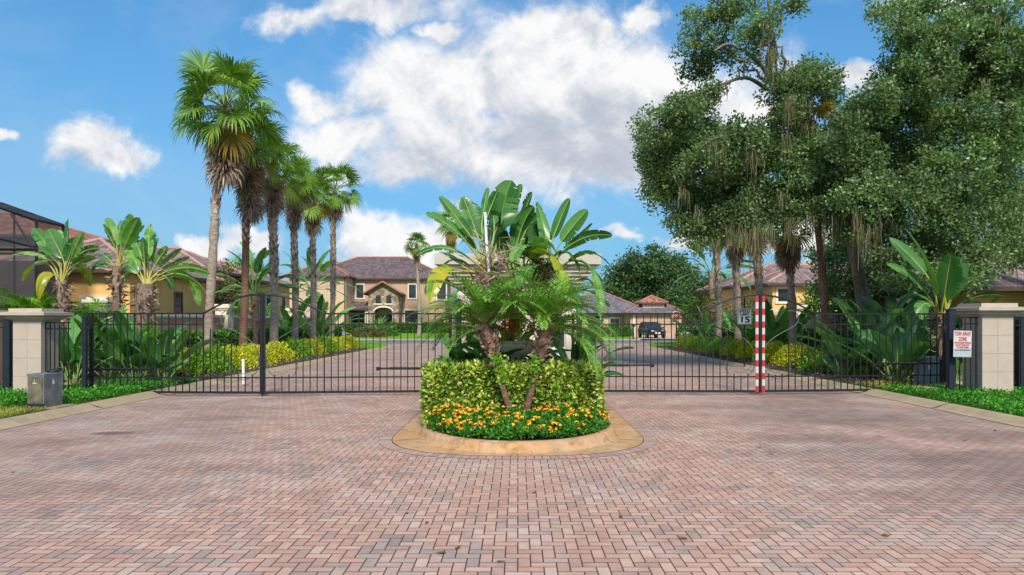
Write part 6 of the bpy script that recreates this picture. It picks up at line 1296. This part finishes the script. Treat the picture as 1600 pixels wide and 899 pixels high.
# gatehouse
gy = 18.6; r = thing('gatehouse', 'cream gatehouse with a deep stepped cornice behind the island plants', 'gatehouse', (.1, gy+1.3, .1)); gx0, gx1 = -1.55, 1.55
b = MB(); b.box(gx0, gx1, gy, gy+2.6, -.1, 2.62); b.build('wall', M['cream'], r, True)
b = MB(); z = 2.62
for k in range(7): o_ = .06+.075*k; b.box(gx0-o_, gx1+o_, gy-o_, gy+2.6+o_, z+.002, z+.052); o2_ = o_-.03; b.box(gx0-o2_, gx1+o2_, gy-o2_, gy+2.6+o2_, z+.054, z+.094); z += .094
b.build('cornice', M['cream'], r, True)
b = MB(); b.box(gx0-.62, gx1+.62, gy-.62, gy+3.2, z+.004, 3.56); b.build('roof_slab', M['greyslab'], r, True)
window(r, 'S', HXY(742, gy), gy, zz(541, gy), .55, .50, cols=1, rows=5, trim='creamtrim', tw=.08); window(r, 'S', .9, gy, 1.1, .7, .8, cols=1, rows=2, tw=.08)
b = MB(); b.box(HXY(718, gy)-.05, HXY(718, gy)+.22, gy-.12, gy-.003, -.1, 2.6); b.build('pilaster', M['cream'], r, True); b = MB(); b.box(gx1-.27, gx1, gy-.12, gy-.003, -.1, 2.6); b.build('pilaster', M['cream'], r, True)

# ------------------------------------------------------------------ cars
def car(label, loc, rz, paint):
    r = thing('parked_car', label, 'car', loc, rz, None); b = MB()
    # cross sections along the length (x forward), half width, z of belt etc
    prof = [(-2.30, .50, .78, .86), (-2.26, .42, .92, 1.00), (-1.9, .34, .96, 1.04), (-1.0, .30, .97, 1.02), (.0, .30, .95, 1.0), (1.0, .30, .92, .98), (1.7, .32, .86, .94), (2.15, .38, .74, .84), (2.30, .46, .62, .72)]
    hw = [.78, .86, .91, .93, .93, .93, .91, .86, .74]; V = []; 
    for (x, zb, zs, zt), w_ in zip(prof, hw): V += [(x, -w_*.93, zb), (x, -w_, (zb+zs)/2), (x, -w_*.97, zs), (x, -w_*.80, zt), (x, w_*.80, zt), (x, w_*.97, zs), (x, w_, (zb+zs)/2), (x, w_*.93, zb)]
    n = len(prof); b.add(V, [[i*8+j, (i+1)*8+j, (i+1)*8+(j+1) % 8, i*8+(j+1) % 8] for i in range(n-1) for j in range(8)]+[list(range(8)), list(range((n-1)*8+7, (n-1)*8-1, -1))], 0, True); b.build('body', paint, r)
    c = MB(); cab = [(-2.15, 1.0, .74, .74), (-1.75, 1.52, .66, .62), (-.6, 1.60, .68, .64), (.25, 1.56, .67, .62), (1.15, .98, .76, .76)]; V = []
    for x, z, w0, w1 in cab: V += [(x, -.80, .96), (x, -w1, z), (x, w1, z), (x, .80, .96)]
    m = len(cab); c.add(V, [[i*4+j, (i+1)*4+j, (i+1)*4+j+1, i*4+j+1] for i in range(m-1) for j in range(3)], 0, False); c.build('windows', M['glass'], r)
    t_ = MB(); t_.box(-1.75, .2, -.62, .62, 1.555, 1.615)
    for x0, z0, x1, z1 in ((-2.12, 1.02, -1.74, 1.54), (-.75, .98, -.72, 1.59), (.22, 1.57, 1.13, 1.0)):
        for s in (-1, 1): t_.tube([(x0, s*.77, z0), (x1, s*.65, z1)], .035, 6)
    t_.build('roof_panel', paint, r)
    for x in (-1.45, 1.42):
        for s in (-1, 1):
            w_ = MB(); a = np.linspace(0, 2*PI, 20, endpoint=False)
            for rr, y0, y1, mi in ((.35, .70, .94, 0),): 
                V = [(x+rr*math.cos(t), s*y0, .35+rr*math.sin(t)) for t in a]+[(x+rr*math.cos(t), s*y1, .35+rr*math.sin(t)) for t in a]; k = len(a)
                w_.add(V, [[i, (i+1) % k, k+(i+1) % k, k+i] for i in range(k)]+[list(range(k)), list(range(2*k-1, k-1, -1))], 0)
            o = w_.build('wheel', M['black'], r); q = MB(); V = [(x, s*.955, .35)]+[(x+.22*math.cos(t), s*.945, .35+.22*math.sin(t)) for t in a]; q.add(V, [[0, 1+i, 1+(i+1) % k] for i in range(k)]); q.build('rim', M['box'], o)
    for s in (-1, 1):
        q = MB(); q.box(2.10, 2.26, s*.55-.17, s*.55+.17, .70, .80); q.build('headlight', M['whitetape'], r); q = MB(); q.box(-2.32, -2.2, s*.68-.12, s*.68+.12, .78, .96); q.build('taillight', M['red'], r)
        q = MB(); q.box(.75, .92, s*.98-.09, s*.98+.09, .98, 1.10); q.build('mirror', paint, r)
    q = MB(); q.box(-2.34, -2.30, -.26, .26, .55, .68); q.box(2.30, 2.325, -.26, .26, .46, .58); q.build('licence_plate', M['white'], r)
    q = MB(); q.box(2.27, 2.335, -.45, .45, .60, .70); q.build('grille', M['black'], r); return r
dk = plain('dark_car_paint', (.018, .020, .026), .22, .4, spec=.7); sv = plain('silver_car_paint', (.42, .44, .46), .3, .5, spec=.6)
car('dark sedan parked on the driveway in front of the garage', (HXY(1018, 69.5), 69.5, .115), math.radians(-86), dk)
car('silver car parked on the side street, mostly hidden by the last left palm', (HXY(499, 58.5), 58.5, .004), math.radians(4), sv)
# fallen leaves on the paving
lf = None
for i, (px, py) in enumerate(((715, 857), (636, 802), (690, 865), (1384, 837), (1205, 710), (1205, 740), (835, 770), (1540, 688), (1555, 673), (1068, 842), (667, 817), (782, 878), (970, 808), (1508, 689), (20, 738), (1186, 700))):
    g = G(px, py, .006)
    if lf is None:
        b = MB(); b.add([(-.035, 0, .002), (-.012, -.016, .008), (.03, -.008, .004), (.042, .004, .014), (.01, .015, .006), (-.015, .012, .010)], [[0, 1, 4, 5], [1, 2, 3, 4]]); lf = b.build('fallen_leaf', M['rose']); tag(lf, 'small brown dead leaf lying on the brick paving', 'leaf', 'dead leaves on the brick paving'); lf.location = g; lf.rotation_euler = (0, 0, 1)
    else:
        c = lf.copy(); COL.objects.link(c); c.location = g; c.rotation_euler = (0, 0, i*1.7); c.scale = [.8+.5*rnd.random()]*3
